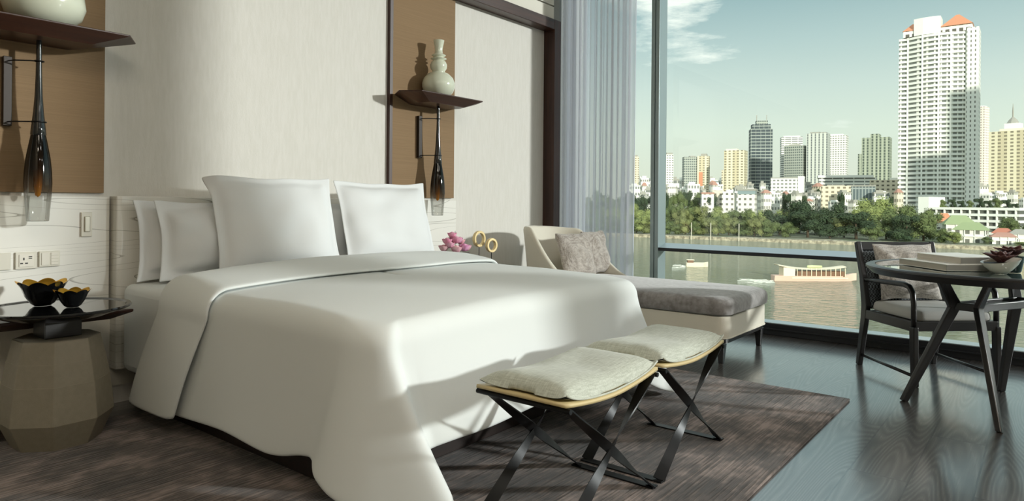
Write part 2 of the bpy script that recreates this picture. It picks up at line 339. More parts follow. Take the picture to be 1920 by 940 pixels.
def mat_lampglass():
    m = bpy.data.materials.new('smoked_glass_fading_clear'); m.use_nodes = True; nt = m.node_tree; nt.nodes.clear()
    o = N(nt, 'ShaderNodeOutputMaterial'); tr = N(nt, 'ShaderNodeBsdfTransparent'); gs = N(nt, 'ShaderNodeBsdfGlossy'); mxs = N(nt, 'ShaderNodeMixShader')
    gs.inputs['Roughness'].default_value = 0.05
    t = N(nt, 'ShaderNodeTexCoord'); s = N(nt, 'ShaderNodeSeparateXYZ'); nt.links.new(t.outputs['Object'], s.inputs[0])
    r = N(nt, 'ShaderNodeValToRGB'); el = r.color_ramp.elements; el[0].position = 0.10; el[0].color = (0.80, 0.80, 0.78, 1); el[1].position = 0.40; el[1].color = (0.012, 0.010, 0.009, 1)
    x = el.new(0.17); x.color = (0.42, 0.38, 0.35, 1)
    x = el.new(0.25); x.color = (0.10, 0.085, 0.075, 1)
    nt.links.new(s.outputs[2], r.inputs[0]); nt.links.new(r.outputs[0], tr.inputs[0])
    lw = N(nt, 'ShaderNodeLayerWeight'); lw.inputs[0].default_value = 0.35
    mrn = N(nt, 'ShaderNodeMapRange'); mrn.inputs['To Min'].default_value = 0.03; mrn.inputs['To Max'].default_value = 0.55; nt.links.new(lw.outputs['Fresnel'], mrn.inputs[0])
    nt.links.new(mrn.outputs[0], mxs.inputs[0]); nt.links.new(tr.outputs[0], mxs.inputs[1]); nt.links.new(gs.outputs[0], mxs.inputs[2]); nt.links.new(mxs.outputs[0], o.inputs[0])
    return m
M['lampglass'] = mat_lampglass()
def mat_cane():
    m, nt, b = new_mat('woven_back_dark'); b.inputs['Roughness'].default_value = 0.7
    t = N(nt, 'ShaderNodeTexCoord'); mpn = N(nt, 'ShaderNodeMapping'); nt.links.new(t.outputs['Object'], mpn.inputs[0])
    br = N(nt, 'ShaderNodeTexChecker'); br.inputs['Scale'].default_value = 90; nt.links.new(mpn.outputs[0], br.inputs['Vector'])
    n = N(nt, 'ShaderNodeTexNoise'); n.inputs['Scale'].default_value = 45; nt.links.new(mpn.outputs[0], n.inputs['Vector'])
    mm = N(nt, 'ShaderNodeMath', operation='MULTIPLY'); nt.links.new(br.outputs['Fac'], mm.inputs[0]); nt.links.new(n.outputs[0], mm.inputs[1])
    r = N(nt, 'ShaderNodeValToRGB'); el = r.color_ramp.elements; el[0].position = 0.2; el[0].color = srgb((24, 28, 32)); el[1].position = 0.55; el[1].color = srgb((112, 120, 124))
    nt.links.new(mm.outputs[0], r.inputs[0]); nt.links.new(r.outputs[0], b.inputs['Base Color'])
    return m
M['cane'] = mat_cane()

# ------------------------------------------------------------------ the room
XW = 5.84; YH = 3.94; ZC = 4.0; XL = -1.7; YB = -7.6; XG = 6.0
struct(MB().box(XL, XG + .15, YB, YH + .1, -0.12, 0).build('floor', M['floor']))
struct(MB().box(XL, XG + .15, YB, YH + .1, ZC, ZC + .2).build('ceiling', M['plaster']))
struct(MB().box(XL, 5.60, YH, YH + .2, 0, 2.84).build('wall_head', M['wall']))
struct(MB().box(XL, 5.60, YH, YH + .2, 2.84, ZC).build('wall_head_upper', M['plaster']))
struct(MB().box(5.60, 6.2, 3.90, YH + .2, 0, ZC).build('wall_corner', mat('grey_corner_lining', (128, 130, 128), 0.7)))
struct(MB().box(XL - .2, XL, YB, YH + .2, 0, ZC).build('wall_left', mat('wardrobe_taupe', (196, 186, 170), 0.7)))
struct(MB().box(XL - .2, XG + .15, YB - .2, YB, 0, ZC).build('wall_back', M['plaster']))
# timber surround of the recessed wall: post, beam and the slotted bulkhead above
struct(MB().box(5.475, 5.585, 3.81, YH, 0, 2.90).build('trim_1', M['dark_wood_v'], bevel=.004))
struct(MB().box(XL, 5.475, 3.81, YH, 2.80, 2.90).build('trim_2', M['dark_wood'], bevel=.004))
struct(MB().box(XL, 5.50, 3.84, YH, 2.90, 3.03).box(XL, 5.50, 3.84, YH, 3.045, ZC).build('trim_3', M['plaster']))
struct(MB().box(XL, 5.50, 3.87, YH, 3.03, 3.045).build('trim_4', M['slot']))
struct(MB().box(5.50, 5.60, 3.84, YH, 2.90, ZC).build('trim_5', mat('grey_reveal', (138, 138, 132), 0.7)))
struct(MB().box(XL, 1.45, 3.90, YH, 0, 0.10).box(4.2, 5.475, 3.90, YH, 0, 0.10).build('baseboard_head', M['dark_wood']))
# window wall
win = struct(bpy.data.objects.new('window_1', None)); COL.objects.link(win)
sill = MB().box(XW, XG + .1, YB, YH, 0, 0.060).box(XW - .012, XW + .0, YB, YH, 0.045, 0.060)
sill.build('window_sill', M['frame_dark'], win, bevel=.004)
MB().prism([(XW - .0, YB), (XG, YB), (XG, YH), (XW - .0, YH)], .055, .098).build('window_sill_cap', M['frame_dark'], win, bevel=.004)
MB().box(XW + .004, XG, YB, YH, .098, .104).build('window_sill_top', M['frame_cap_sheen'], win)
MB().box(XW, XG + .1, YB, YH, 3.84, ZC).build('window_head', M['frame_dark'], win)
for i, (y0, y1) in enumerate(((2.868, 2.952), (-3.14, -3.06), (-7.25, -7.17))):
    MB().box(XW, XG, y0, y1 - .045, .09, 3.84).box(XW + .015, XG, y1 - .045, y1 - .037, .09, 3.84).box(XW, XG, y1 - .037, y1, .09, 3.84).build('mullion', M['frame'], win, bevel=.003)
MB().box(XW, XG, YB, 2.868, .657, .688).build('transom', M['frame_dark'], win, bevel=.005)
MB().add([(XW + .004, YB, .688), (XG, YB, .688), (XG, YB, .724), (XW + .004, 2.868, .688), (XG, 2.868, .688), (XG, 2.868, .724)], [(0, 1, 2), (3, 5, 4), (0, 2, 5, 3), (1, 4, 5, 2), (0, 3, 4, 1)]).build('transom_cap', M['frame_cap_sheen'], win)
for (y0, y1, z0, z1) in ((2.952, 3.9, .10, 3.84), (-3.06, 2.868, .10, .66), (-3.06, 2.868, .72, 3.84), (-7.17, -3.14, .10, .66), (-7.17, -3.14, .72, 3.84)):
    MB().box(XG - .006, XG, y0, y1, z0, z1).build('window_pane', M['pane'], win)

# rug
tag(MB().box(-0.9, 4.175, 0.868, 3.66, 0.0, 0.013).build('area_rug', M['rug'], bevel=.004), 'brown and taupe mottled rug under the bed', 'rug')

# unseen flush ceiling lamps, added as fill for the room
for lx, ly in ((0.2, -1.7), (2.6, -2.6), (4.5, -1.2), (1.6, -.8), (3.2, -.7), (1.0, -5.0), (4.0, -5.0), (-1.05, -.35), (-1.0, -2.4), (-.2, -.5)):
    r = thing('added_fill_lamp', 'added round white ceiling fill lamp, out of view', 'lamp', (lx, ly, ZC - .06), 0, 'added ceiling fill lamps')
    MB().lathe([(.0001, .06), (.27, .06), (.28, .02), (.27, .0), (.25, .0), (.245, .02), (.0001, .02)], 40).build('fill_lamp_housing', M['white_gloss'], r, smooth=True, ang=40)
    al = bpy.data.lights.new('added_fill_light', 'AREA'); al.shape = 'DISK'; al.size = .46; al.energy = FILL_LAMP_E * (1.35 if lx < 0 else 1); al.color = (1.0, .90, .74) if lx < .3 else (1.0, .975, .93)
    ao = bpy.data.objects.new('added_fill_light', al); COL.objects.link(ao); ao.location = (lx, ly, ZC - .065)
# brown panels on the head wall
tag(MB().box(0.30, 1.477, 3.915, YH, 1.13, 3.0 - .2).build('wall_panel', M['brown_panel'], bevel=.003), 'brown textile wall panel behind the left shelf and lamp, above the sockets', 'wall panel')
pr = thing('wall_panel', 'narrow brown textile wall panel behind the tall pale vase, with a dark strip on its left side', 'wall panel', (3.82, YH, 1.13))
MB().box(3.475, 4.165, 3.915, YH, 1.13, 2.80).build('panel_face', M['brown_panel'], pr, off=(3.82, YH, 1.13))
MB().box(3.447, 3.475, 3.908, YH, 1.13, 2.80).build('edge_strip', M['dark_wood_v'], pr, off=(3.82, YH, 1.13))

# headboard
hb = thing('headboard', 'long white headboard with fine grey contour lines behind the bed', 'headboard', (2.47, YH, 0))
o_ = (2.47, YH, 0)
MB().box(0.30, 1.50, 3.90, YH - .002, .50, 1.112).build('side_panel', M['headboard'], hb, off=o_, bevel=.004)
MB().box(3.44, 4.18, 3.90, YH - .002, .50, 1.112).build('side_panel', M['headboard'], hb, off=o_, bevel=.004)
cpn = MB(); cpn.prism([(1.512, 3.938), (1.512, 3.845), (1.535, 3.835), (3.405, 3.835), (3.43, 3.845), (3.43, 3.938)], .20, 1.116)
cpn.build('centre_panel', M['headboard'], hb, off=o_, bevel=.006)
MB().box(0.30, 4.18, 3.92, YH - .002, .10, .50).build('lower_panel', M['plaster'], hb, off=o_)
# sockets and switch on the headboard
def plate(name, x0, x1, z0, z1, lab, cat):
    r = thing(name, lab, cat, ((x0 + x1) / 2, 3.90, (z0 + z1) / 2)); hx, hz = (x1 - x0) / 2, (z1 - z0) / 2
    MB().box(-hx, hx, -.012, 0, -hz, hz).build('plate', M['plate'], r, bevel=.002)
    return r, hx, hz
r, hx, hz = plate('wall_socket', 1.080, 1.168, .757, .838, 'white wall socket with USB ports above the round black table', 'socket')
MB().box(-.030, .030, -.015, -.012, -.030, .030).build('socket_insert', M['white_gloss'], r, bevel=.001)
ins = [o for o in COL.objects if o.name == 'socket_insert'][0]
for (a, b2, w, h) in ((-.011, .008, .005, .012), (-.020, -.013, .011, .006), (0, -.013, .011, .006), (.016, .018, .014, .004), (.016, .010, .014, .004)):
    MB().box(a - w / 2, a + w / 2, -.0165, -.015, b2 - h / 2, b2 + h / 2).build('socket_hole', M['slot'], ins)
r, hx, hz = plate('switch_panel', 1.178, 1.268, .762, .838, 'white light switch panel with small keys right of the wall socket', 'switch')
MB().box(-.036, -.004, -.015, -.012, -.03, .03).build('large_key', M['white_gloss'], r, bevel=.001)
for k in range(4): MB().box(.004, .036, -.015, -.012, -.030 + k * .0155, -.017 + k * .0155).build('small_key', M['white_gloss'], r, bevel=.001)
r, hx, hz = plate('wall_socket', .975, 1.062, .757, .838, 'white blank wall plate cut by the left picture edge', 'socket')
r, hx, hz = plate('rocker_switch', 1.362, 1.412, .905, 1.03, 'tall narrow switch plate with a silver rocker left of the bed', 'switch')
MB().box(-.012, .014, -.020, -.012, -.038, .042).build('rocker', mat('brushed_silver', (190, 186, 172), .3, .8), r, bevel=.003)

# ------------------------------------------------------------------ wall shelves, lamps, vases
def boat(mb, x0, x1, yb, yf, z, th, tip=0.20):
    """shelf with pointed ends and a chamfered belly; back at yb, front at yf"""
    top = [(x0, yb), (x0, yb - .02), (x0 + tip, yf), (x1 - tip, yf), (x1, yb - .02 - .10), (x1, yb)] if False else None
    ym = (yb + yf) / 2
    top = [(x0 + .10, yb), (x0, ym), (x0 + .09, yf), (x1 - .09, yf), (x1, ym), (x1 - .10, yb)]
    mid = [(p[0], p[1]) for p in top]
    bot = [(x0 + tip + .06, yb), (x0 + tip, ym), (x0 + tip + .04, yf + .07), (x1 - tip - .04, yf + .07), (x1 - tip, ym), (x1 - tip - .06, yb)]
    mb.loft([[(x, y, z - th) for x, y in bot], [(x, y, z - .008) for x, y in mid], [(x, y, z) for x, y in top]])
    return mb
def pendant(x, y, lab, shadow_rod=False):
    zt, zb = 1.868, 0.990
    r = thing('wall_lamp', lab, 'lamp', (x, y, zb), 0, 'slim bottle-shaped wall lamps')
    MB().lathe([(.0001, .878), (.011, .878), (.0115, .80), (.013, .70), (.0165, .60), (.022, .52), (.030, .445), (.033, .415), (.0305, .41), (.0001, .41)], 28).build('neck', M['black_gloss'], r, smooth=True, ang=40)
    gp = [(.031, .41), (.040, .36), (.050, .30), (.056, .24), (.058, .18), (.055, .12), (.049, .05), (.046, .004)]
    gs_ = MB().loft([[(q * math.cos(2 * PI * i / 36), q * math.sin(2 * PI * i / 36), h) for i in range(36)] for q, h in gp] +
              [[(q * math.cos(2 * PI * i / 36), q * math.sin(2 * PI * i / 36), h) for i in range(36)] for q, h in ((.044, .0), (.0005, .004))], cap=False).build('glass_shade', M['lampglass'], r, smooth=True, ang=50)
    MB().lathe([(.0001, .405), (.020, .40), (.021, .33), (.020, .24), (.017, .17), (.011, .125), (.0001, .115)], 24).build('inner_core', M['amber'], gs_, smooth=True)
    bk = MB().box(-.115, -.080, YH - y - .055, YH - y - .026, .455, .785); bk.build('wall_plate', M['bronze'], r, bevel=.002)
    for zz in (.765, .475):
        d = [(-.098, YH - y - .05, zz - .002), (-.085, .05, zz - .002), (-.03, .012, zz), (0, .0, zz)]
        MB().tube(d, .0032, 8).build('rod', M['black_metal'], r, smooth=True)
        rr = .020 if zz > .6 else .031
        MB().tube([(rr * math.cos(a * PI / 12), rr * math.sin(a * PI / 12), zz) for a in range(25)], .003, 6).build('collar', M['black_metal'], r, smooth=True)
    return r
def wall_shelf(xc, lab):
    r = thing('wall_shelf', lab, 'shelf', (xc, YH, 1.92))
    boat(MB(), -.43, .43, -.025, -.335, 0.0, .065).build('shelf_board', M['dark_wood'], r, bevel=.003)
    return r
wall_shelf(1.135, 'dark wooden wall shelf with pointed ends at the upper left, above the near lamp')
wall_shelf(3.83, 'dark wooden wall shelf with pointed ends carrying the tall pale vase')
pendant(1.140, 3.79, 'black wall lamp with amber core beside the left wall panel, nearest to the view')
pendant(3.845, 3.79, 'slim smoked glass wall lamp below the far shelf, right of the bed pillows')
def vase_profile(k=1.0):
    P = [(.0001, 0), (.06, 0), (.085, .012), (.118, .045), (.132, .085), (.132, .115), (.118, .155), (.085, .188), (.05, .205), (.052, .212), (.066, .235), (.068, .262),
         (.058, .285), (.042, .297), (.062, .306), (.064, .311), (.044, .318), (.040, .325), (.056, .333), (.057, .338), (.034, .350), (.030, .372), (.033, .40), (.040, .435), (.044, .455), (.037, .457), (.030, .40), (.0001, .40)]
    return [(r * k, z) for r, z in P]
tag(MB().lathe(vase_profile(.98), 40).build('vase', M['vase'], smooth=True, ang=60), 'tall pale green vase with ringed neck on the far wall shelf', 'vase').location = (3.845, 3.79, 1.92)
tag(MB().lathe([(.0001, 0), (.07, 0), (.11, .012), (.155, .05), (.172, .10), (.165, .155), (.12, .20), (.06, .225), (.045, .26), (.05, .34), (.06, .40), (.05, .40), (.0001, .38)], 40).build('vase', M['vase'], smooth=True, ang=60),
    'round pale green vase cut by the picture top, on the near wall shelf', 'vase').location = (1.155, 3.775, 1.92)

# ------------------------------------------------------------------ bed
bx0, bx1, by0, by1 = 1.50, 3.45, 1.86, 3.82
bed = thing('bed', 'large double bed with white duvet hanging low over a dark wooden base', 'bed', (2.47, 2.85, 0)); ob = (2.47, 2.85, 0)
MB().box(1.60, 3.33, 2.02, 3.83, .013, .20).build('bed_base', wood('bed_base_wood', (26, 18, 15), (46, 29, 23), 'x', .5), bed, off=ob, bevel=.004)
mt = MB(); mt.prism(rect_round(1.52, 3.43, by0 + .02, by1, .07), .20, .655)
mt.build('mattress', M['linen'], bed, off=ob, bevel=.045, seg=5, smooth=True, ang=60)
def ztop(x, y):
    u = (x - 2.475) / .975
    crest = .052 * math.exp(-((y - 3.12) / .20) ** 2) * (1 - .55 * abs(u) ** 2.2)
    side = -.022 * max(0, abs(u)) ** 4
    foot = -.028 * max(0, (2.2 - y) / .4) ** 2 if y < 2.2 else 0
    n = noise.noise(Vector((x * 1.3, y * 1.5, 2.2))) * .012 + noise.noise(Vector((x * 3.1, y * 3.5, 5.2))) * .004
    return .700 + crest + side + foot + n
def cr(pts, t):
    """catmull-rom over keyed columns [(s, value tuple)]"""
    for k in range(len(pts) - 1):
        if t <= pts[k + 1][0] or k == len(pts) - 2:
            s0, s1 = pts[k][0], pts[k + 1][0]; q = (t - s0) / (s1 - s0)
            p0 = pts[max(k - 1, 0)][1]; p1 = pts[k][1]; p2 = pts[k + 1][1]; p3 = pts[min(k + 2, len(pts) - 1)][1]
            return tuple(0.5 * ((2 * b) + (-a + c) * q + (2 * a - 5 * b + 4 * c - d) * q * q + (-a + 3 * b - 3 * c + d) * q ** 3) for a, b, c, d in zip(p0, p1, p2, p3))
# keyed columns round the duvet edge: s -> edge point on top (x,y), hem point (x,y,z)
K = [(0.0, (1.505, 3.20, 1.485, 3.44, .105)), (0.6, (1.505, 2.95, 1.500, 3.10, .105)), (1.2, (1.505, 2.65, 1.478, 2.70, .135)), (1.8, (1.505, 2.35, 1.492, 2.38, .110)),
     (2.15, (1.505, 2.12, 1.500, 2.17, .150)), (2.32, (1.508, 1.98, 1.492, 2.09, .155)), (2.42, (1.513, 1.93, 1.462, 2.03, .110)), (2.54, (1.530, 1.875, 1.480, 1.91, .05)), (2.68, (1.555, 1.825, 1.585, 1.74, .026)), (2.80, (1.580, 1.795, 1.690, 1.600, .03)),
     (2.87, (1.600, 1.790, 1.720, 1.620, .07)), (2.95, (1.632, 1.797, 1.705, 1.735, .19)), (3.05, (1.68, 1.795, 1.76, 1.755, .200)), (3.2, (1.76, 1.792, 1.84, 1.735, .21)), (3.6, (2.05, 1.79, 2.06, 1.715, .215)), (4.1, (2.45, 1.79, 2.44, 1.735, .22)), (4.5, (2.85, 1.79, 2.83, 1.712, .22)), (4.75, (3.08, 1.79, 3.06, 1.735, .20)),
     (4.92, (3.30, 1.795, 3.26, 1.72, .16)), (5.04, (3.37, 1.80, 3.43, 1.665, .08)), (5.16, (3.43, 1.82, 3.60, 1.640, .03)), (5.3, (3.465, 1.87, 3.655, 1.80, .05)), (5.45, (3.48, 1.97, 3.56, 1.95, .12)), (5.7, (3.48, 2.2, 3.53, 2.2, .13)), (6.3, (3.47, 2.8, 3.54, 2.85, .12)), (7.0, (3.46, 3.20, 3.52, 3.44, .11))]
NCOL = 300; SMAX = 7.0; NT = 15; NS = 26
rows = []
for i in range(NCOL + 1):
    s = SMAX * i / NCOL
    ex, ey, hx_, hy_, hz_ = cr(K, s)
    sx_ = 2.475; sy_ = max(2.70, min(3.20, ey))
    col = []
    # on top: from the spine out to just short of the edge
    dx, dy = ex - sx_, ey - sy_; L = math.hypot(dx, dy); r0 = .075
    ox, oy = dx / L, dy / L
    ax, ay = ex - ox * r0, ey - oy * r0
    for j in range(NT + 1):
        t = j / NT; t = 1 - (1 - t) ** 1.15
        x, y = sx_ + (ax - sx_) * t, sy_ + (ay - sy_) * t
        col.append((x, y, ztop(x, y)))
    z0 = ztop(ax, ay)
    P0 = Vector((ax, ay, z0)); P1 = Vector((ex, ey, z0 - .002)); P2 = Vector((ex, ey, z0 - .085)); P3 = Vector((hx_, hy_, hz_))
    for j in range(1, NS + 1):
        t = j / NS
        if t < .26:
            q = t / .26; p = P0 * (1 - q) ** 3 + (P0 * .45 + P1 * .55) * 3 * q * (1 - q) ** 2 + (P1 * .55 + P2 * .45) * 3 * q * q * (1 - q) + P2 * q ** 3
            if q == 1: pass
        else:
            q = (t - .26) / .74; p = P2.lerp(P3, q)
            blend = q ** 1.25
            p = Vector((P2.x + (P3.x - P2.x) * blend, P2.y + (P3.y - P2.y) * blend, P2.z + (P3.z - P2.z) * q))
        col.append(tuple(p))
    rows.append(col)
dm = MB(); nC = len(rows[0])
dm.add([p for c in rows for p in c], [(i * nC + j, (i + 1) * nC + j, (i + 1) * nC + j + 1, i * nC + j + 1) for i in range(NCOL) for j in range(nC - 1)])
dm.build('duvet', M['linen'], bed, off=ob, smooth=True, solid=.022, sub=1, uni=True)
# turned-down band across the head of the duvet
def cuff_path(y):
    pts = []
    n = 16
    for k in range(n): pts.append((1.478 + .024 * (k / n) ** .7 - .012 * math.sin(k / n * PI * 1.2), .098 + (.60 - .098) * k / n))
    for k in range(9): a = k / 8 * PI / 2; pts.append((1.502 + .08 * (1 - math.cos(a)), .60 + (ztop(1.582, y) - .60) * math.sin(a)))
    for k in range(1, 40): x = 1.582 + (3.368 - 1.582) * k / 40; pts.append((x, ztop(x, y)))
    for k in range(9): a = k / 8 * PI / 2; pts.append((3.448 - .08 * (1 - math.sin(a)), .60 + (ztop(3.368, y) - .60) * math.cos(a)))
    for k in range(1, n + 1): pts.append((3.448 + .03 * (k / n), .60 - .50 * k / n))
    return pts
NV = 20; path_len = len(cuff_path(3.3)); cm = MB(); ring_rows = []
for k in range(path_len):
    ring = []
    frac = 1 - min(1, abs(k - path_len / 2) / (path_len / 2)); flare = max(0, (16 - k) / 16)
    for j in range(NV):
        a = 2 * PI * j / NV
        k2 = path_len - 1 - k; flare = max(flare, max(0, (16 - k2) / 16)); cy_ = 3.045 + .255 * flare; wy = .222 + .01 * flare
        y = cy_ + wy * math.copysign(abs(math.cos(a)) ** .6, math.cos(a))
        y += noise.noise(Vector((k * .09, 1.7, math.cos(a) * .4))) * .012
        pts = cuff_path(max(1.9, y)); x, z = pts[k]
        kp, kn = pts[max(k - 1, 0)], pts[min(k + 1, path_len - 1)]
        nx, nz_ = -(kn[1] - kp[1]), kn[0] - kp[0]; l = math.hypot(nx, nz_) or 1; nx /= l; nz_ /= l
        o2 = .028 + .017 * math.copysign(abs(math.sin(a)) ** .7, math.sin(a))
        ring.append((x + nx * o2, y, z + nz_ * o2))
    ring_rows.append(ring)
cm.loft(ring_rows).build('turned_down_band', M['linen'], bed, off=ob, smooth=True, sub=1)

# pillows -------------------------------------------------------------
def pillow_mesh(w, h, t, flange=0.035, pinch=.05, seed=0, fl_curl=None, n=36, wr=.011):
    """cushion standing in the local x-z plane, thickness along y"""
    mb = MB(); g = {}
    def P(i, j, side):
        u = -1 + 2 * i / n; v = -1 + 2 * j / n
        ku = w / 2 / (w / 2 + flange); kv = h / 2 / (h / 2 + flange)
        uu, vv = min(1, abs(u) / ku), min(1, abs(v) / kv)
        th = (max(0, 1 - uu ** 3.0) * max(0, 1 - vv ** 3.0)) ** .5 * t / 2
        th *= 1 + .12 * (-v)
        th += wr * noise.noise(Vector((u * 2.2 + seed, v * 2.2, seed * 1.7))) * (1 if th > 0 else 0) * 2
        x = u * (w / 2 + flange) * (1 - pinch * (1 - v * v)); z = v * (h / 2 + flange) * (1 - pinch * (1 - u * u))
        y = side * max(th, .004)
        cur = 0
        if fl_curl: cur = fl_curl(u, v)
        return (x, y + cur + .004 * math.sin(5 * (u + v) + seed) * max(uu, vv) ** 8, z + .003 * math.sin(7 * u + seed) * vv ** 6)
    vs = []
    for side in (-1, 1):
        for j in range(n + 1):
            for i in range(n + 1):
                g[(side, i, j)] = len(vs); vs.append(P(i, j, side))
    fs = []
    for side in (-1, 1):
        for j in range(n):
            for i in range(n): fs.append((g[(side, i, j)], g[(side, i + 1, j)], g[(side, i + 1, j + 1)], g[(side, i, j + 1)]))
    for i in range(n):
        fs.append((g[(-1, i, 0)], g[(-1, i + 1, 0)], g[(1, i + 1, 0)], g[(1, i, 0)])); fs.append((g[(-1, i, n)], g[(-1, i + 1, n)], g[(1, i + 1, n)], g[(1, i, n)]))
        fs.append((g[(-1, 0, i)], g[(-1, 0, i + 1)], g[(1, 0, i + 1)], g[(1, 0, i)])); fs.append((g[(-1, n, i)], g[(-1, n, i + 1)], g[(1, n, i + 1)], g[(1, n, i)]))
    mb.add(vs, fs); return mb
def pillow(name, cx, cy, zb, w, h, t, lean, rz, lab, cat, m, group=None, **k):
    o = pillow_mesh(w, h, t, **k).build(name, m, smooth=True, sub=1, uni=True)
    o.rotation_euler = (-lean, 0, rz)
    hh = h / 2 + k.get('flange', .035)
    o.location = (cx + 0, cy + hh * math.sin(lean), zb + hh * math.cos(lean))
    tag(o, lab, cat, group); return o
G = 'white bed pillows'
pillow('pillow', 1.945, 3.735, .662, .68, .345, .17, .10, .02, 'white pillow at the far left of the bed, leaning on the headboard', 'pillow', M['linen2'], G, seed=1, pinch=.07, flange=.045)
pillow('pillow', 2.015, 3.615, .665, .68, .345, .19, .16, -.02, 'white pillow with a folded corner flap, in front of the one at the far left', 'pillow', M['linen2'], G, seed=2.3, pinch=.07, flange=.045)
pillow('pillow', 3.02, 3.735, .662, .70, .345, .13, .10, -.02, 'white pillow on the right half of the bed against the headboard, mostly hidden', 'pillow', M['linen2'], G, seed=3.1, flange=.04)
pillow('pillow', 2.97, 3.615, .665, .70, .345, .14, .16, .02, 'white pillow seen in the gap between the two tall pillows', 'pillow', M['linen2'], G, seed=4.4, flange=.04)
curl = lambda u, v: .06 * max(0, -u - .86) * 7 * sstep(.5, 1, v)
pillow('tall_pillow', 2.275, 3.455, .665, .72, .52, .17, .27, -.03, 'tall square white pillow standing on the left half of the bed, its corner flap curled', 'pillow', M['linen2'], G, seed=5.7, pinch=.055, flange=.04, fl_curl=curl)
pillow('tall_pillow', 3.115, 3.455, .665, .755, .52, .17, .27, .03, 'tall square white pillow standing on the right half of the bed', 'pillow', M['linen2'], G, seed=6.9, pinch=.055, flange=.035)

# ------------------------------------------------------------------ bedside ledges, side table, bowls
for xc, lab in ((1.07, 'dark wooden bedside ledge with pointed end behind the round black table'), (3.86, 'dark wooden bedside ledge right of the bed under the flowers')):
    r = thing('bedside_ledge', lab, 'ledge', (xc, YH, .58 if xc > 2 else .55))
    tp = [(-.20, -.04), (-.427, -.345), (.427, -.345), (.20, -.04)]; bt = [(-.16, -.04), (-.34, -.30), (.34, -.30), (.16, -.04)]
    MB().loft([[(x, y, -.045) for x, y in bt], [(x, y, -.014) for x, y in tp], [(x, y, 0) for x, y in tp]]).build('shelf_board', M['dark_wood'], r, bevel=.003)
    MB().box(-.10, .10, -.12, -.03, -.42, -.04).build('bracket', M['plaster'], r)
def stitch(): pass
st = thing('side_table', 'round black side table on a faceted grey leather drum, left of the bed', 'side table', (1.135, 3.505, 0))
def octo(r, rot=math.radians(22.5 - 22), sq=1.0): return [(r * math.cos(rot + k * PI / 4), r * math.sin(rot + k * PI / 4)) for k in range(8)]
rr_ = math.radians(24)
oc = lambda r: octo(r, rr_)
lv = [(x - .068, z) for x, z in [(.235, .0), (.290, .125), (.292, .13), (.275, .29), (.274, .292), (.257, .385), (.256, .387), (.236, .478), (.232, .482)]]
MB().loft([[(x, y, z) for x, y in oc(r)] for r, z in lv]).build('faceted_base', M['stool'], st, bevel=.004)
MB().box(-.073, .073, -.073, .073, .482, .555).build('pedestal', M['black_wood'], st, bevel=.004)
MB().lathe([(.0001, .552), (.10, .552), (.20, .572), (.275, .598), (.289, .603), (.293, .609), (.289, .615), (.273, .615), (.265, .610), (.0001, .610)], 64).build('table_top', M['black_gloss'], st, smooth=True, ang=30)
def petal_bowl(lab, loc, k, n=8):
    r = thing('petal_bowl', lab, 'bowl', loc, .3, 'black and gold petal bowls')
    def ring(rad, z, amp, m=64): return [(rad * (1 + amp * abs(math.cos(n / 2 * a))) * math.cos(a), rad * (1 + amp * abs(math.cos(n / 2 * a))) * math.sin(a), z + (amp * .10 * abs(math.cos(n / 2 * a)) * (1 if z > .05 else 0))) for a in [2 * PI * i / m for i in range(m)]]
    L = [(.0005, .004, 0), (.030, .002, 0), (.042, .012, .02), (.058, .040, .06), (.068, .065, .10), (.080, .088, .14), (.083, .0895, .14)]
    MB().loft([[(x * k, y * k, z * k) for x, y, z in ring(a, b, c)] for a, b, c in L], cap=False).build('outer_shell', M['black_gloss'], r, smooth=True)
    L2 = [(.083, .0895, .14), (.077, .087, .14), (.064, .065, .10), (.053, .040, .06), (.038, .015, .02), (.0005, .012, 0)]
    MB().loft([[(x * k, y * k, z * k) for x, y, z in ring(a, b, c)] for a, b, c in L2], cap=False).build('gold_lining', M['gold'], r, smooth=True)
    return r
petal_bowl('larger black bowl with petal-shaped rim and gold inside on the round side table', (1.105, 3.60, .610), 1.12)
petal_bowl('smaller black petal bowl with gold inside, right of the larger bowl on the side table', (1.175, 3.45, .610), .80)

# flowers and rings right of the bed
fl = thing('flower_box', 'pink peonies in a dark rectangular planter right of the bed', 'flowers', (3.85, 3.60, .58), -.05)
MB().frustum((0, 0), (.085, .05), (.10, .06), 0, .125).build('planter', M['vase_dark'], fl, bevel=.004)
def peony(c, r, m, seed):
    rnd = random.Random(seed); mb = MB()
    for ring_, (np_, tilt) in enumerate(((4, .25), (5, .6), (7, .95), (8, 1.3))):
        for k in range(np_):
            a = 2 * PI * (k + .5 * (ring_ % 2)) / np_ + rnd.uniform(-.15, .15); pr_ = r * (.45 + .17 * ring_)
            def P(u, v, a=a, pr_=pr_, tilt=tilt):
                th = (u - .5) * 1.25; ph = v * (1.35) + .1
                rad = pr_ * (1 + .06 * math.sin(u * 9 + seed)); 
                x = rad * math.sin(ph * .8 + .1) * math.cos(a + th); y = rad * math.sin(ph * .8 + .1) * math.sin(a + th)
                z = -r * .55 + rad * (1 - math.cos(ph * 1.15)) * (1.35 - .3 * ring_ * .5) + .04 * r * math.sin(u * 12)
                return (c[0] + x, c[1] + y, c[2] + z)
            mb.grid(P, 6, 6)
    mb.lathe([(.0001, -r * .5), (r * .4, -r * .4), (r * .62, 0), (r * .5, r * .4), (r * .2, r * .6), (.0001, r * .62)], 14, c)
    return mb.build('blossom', m, fl, smooth=True)
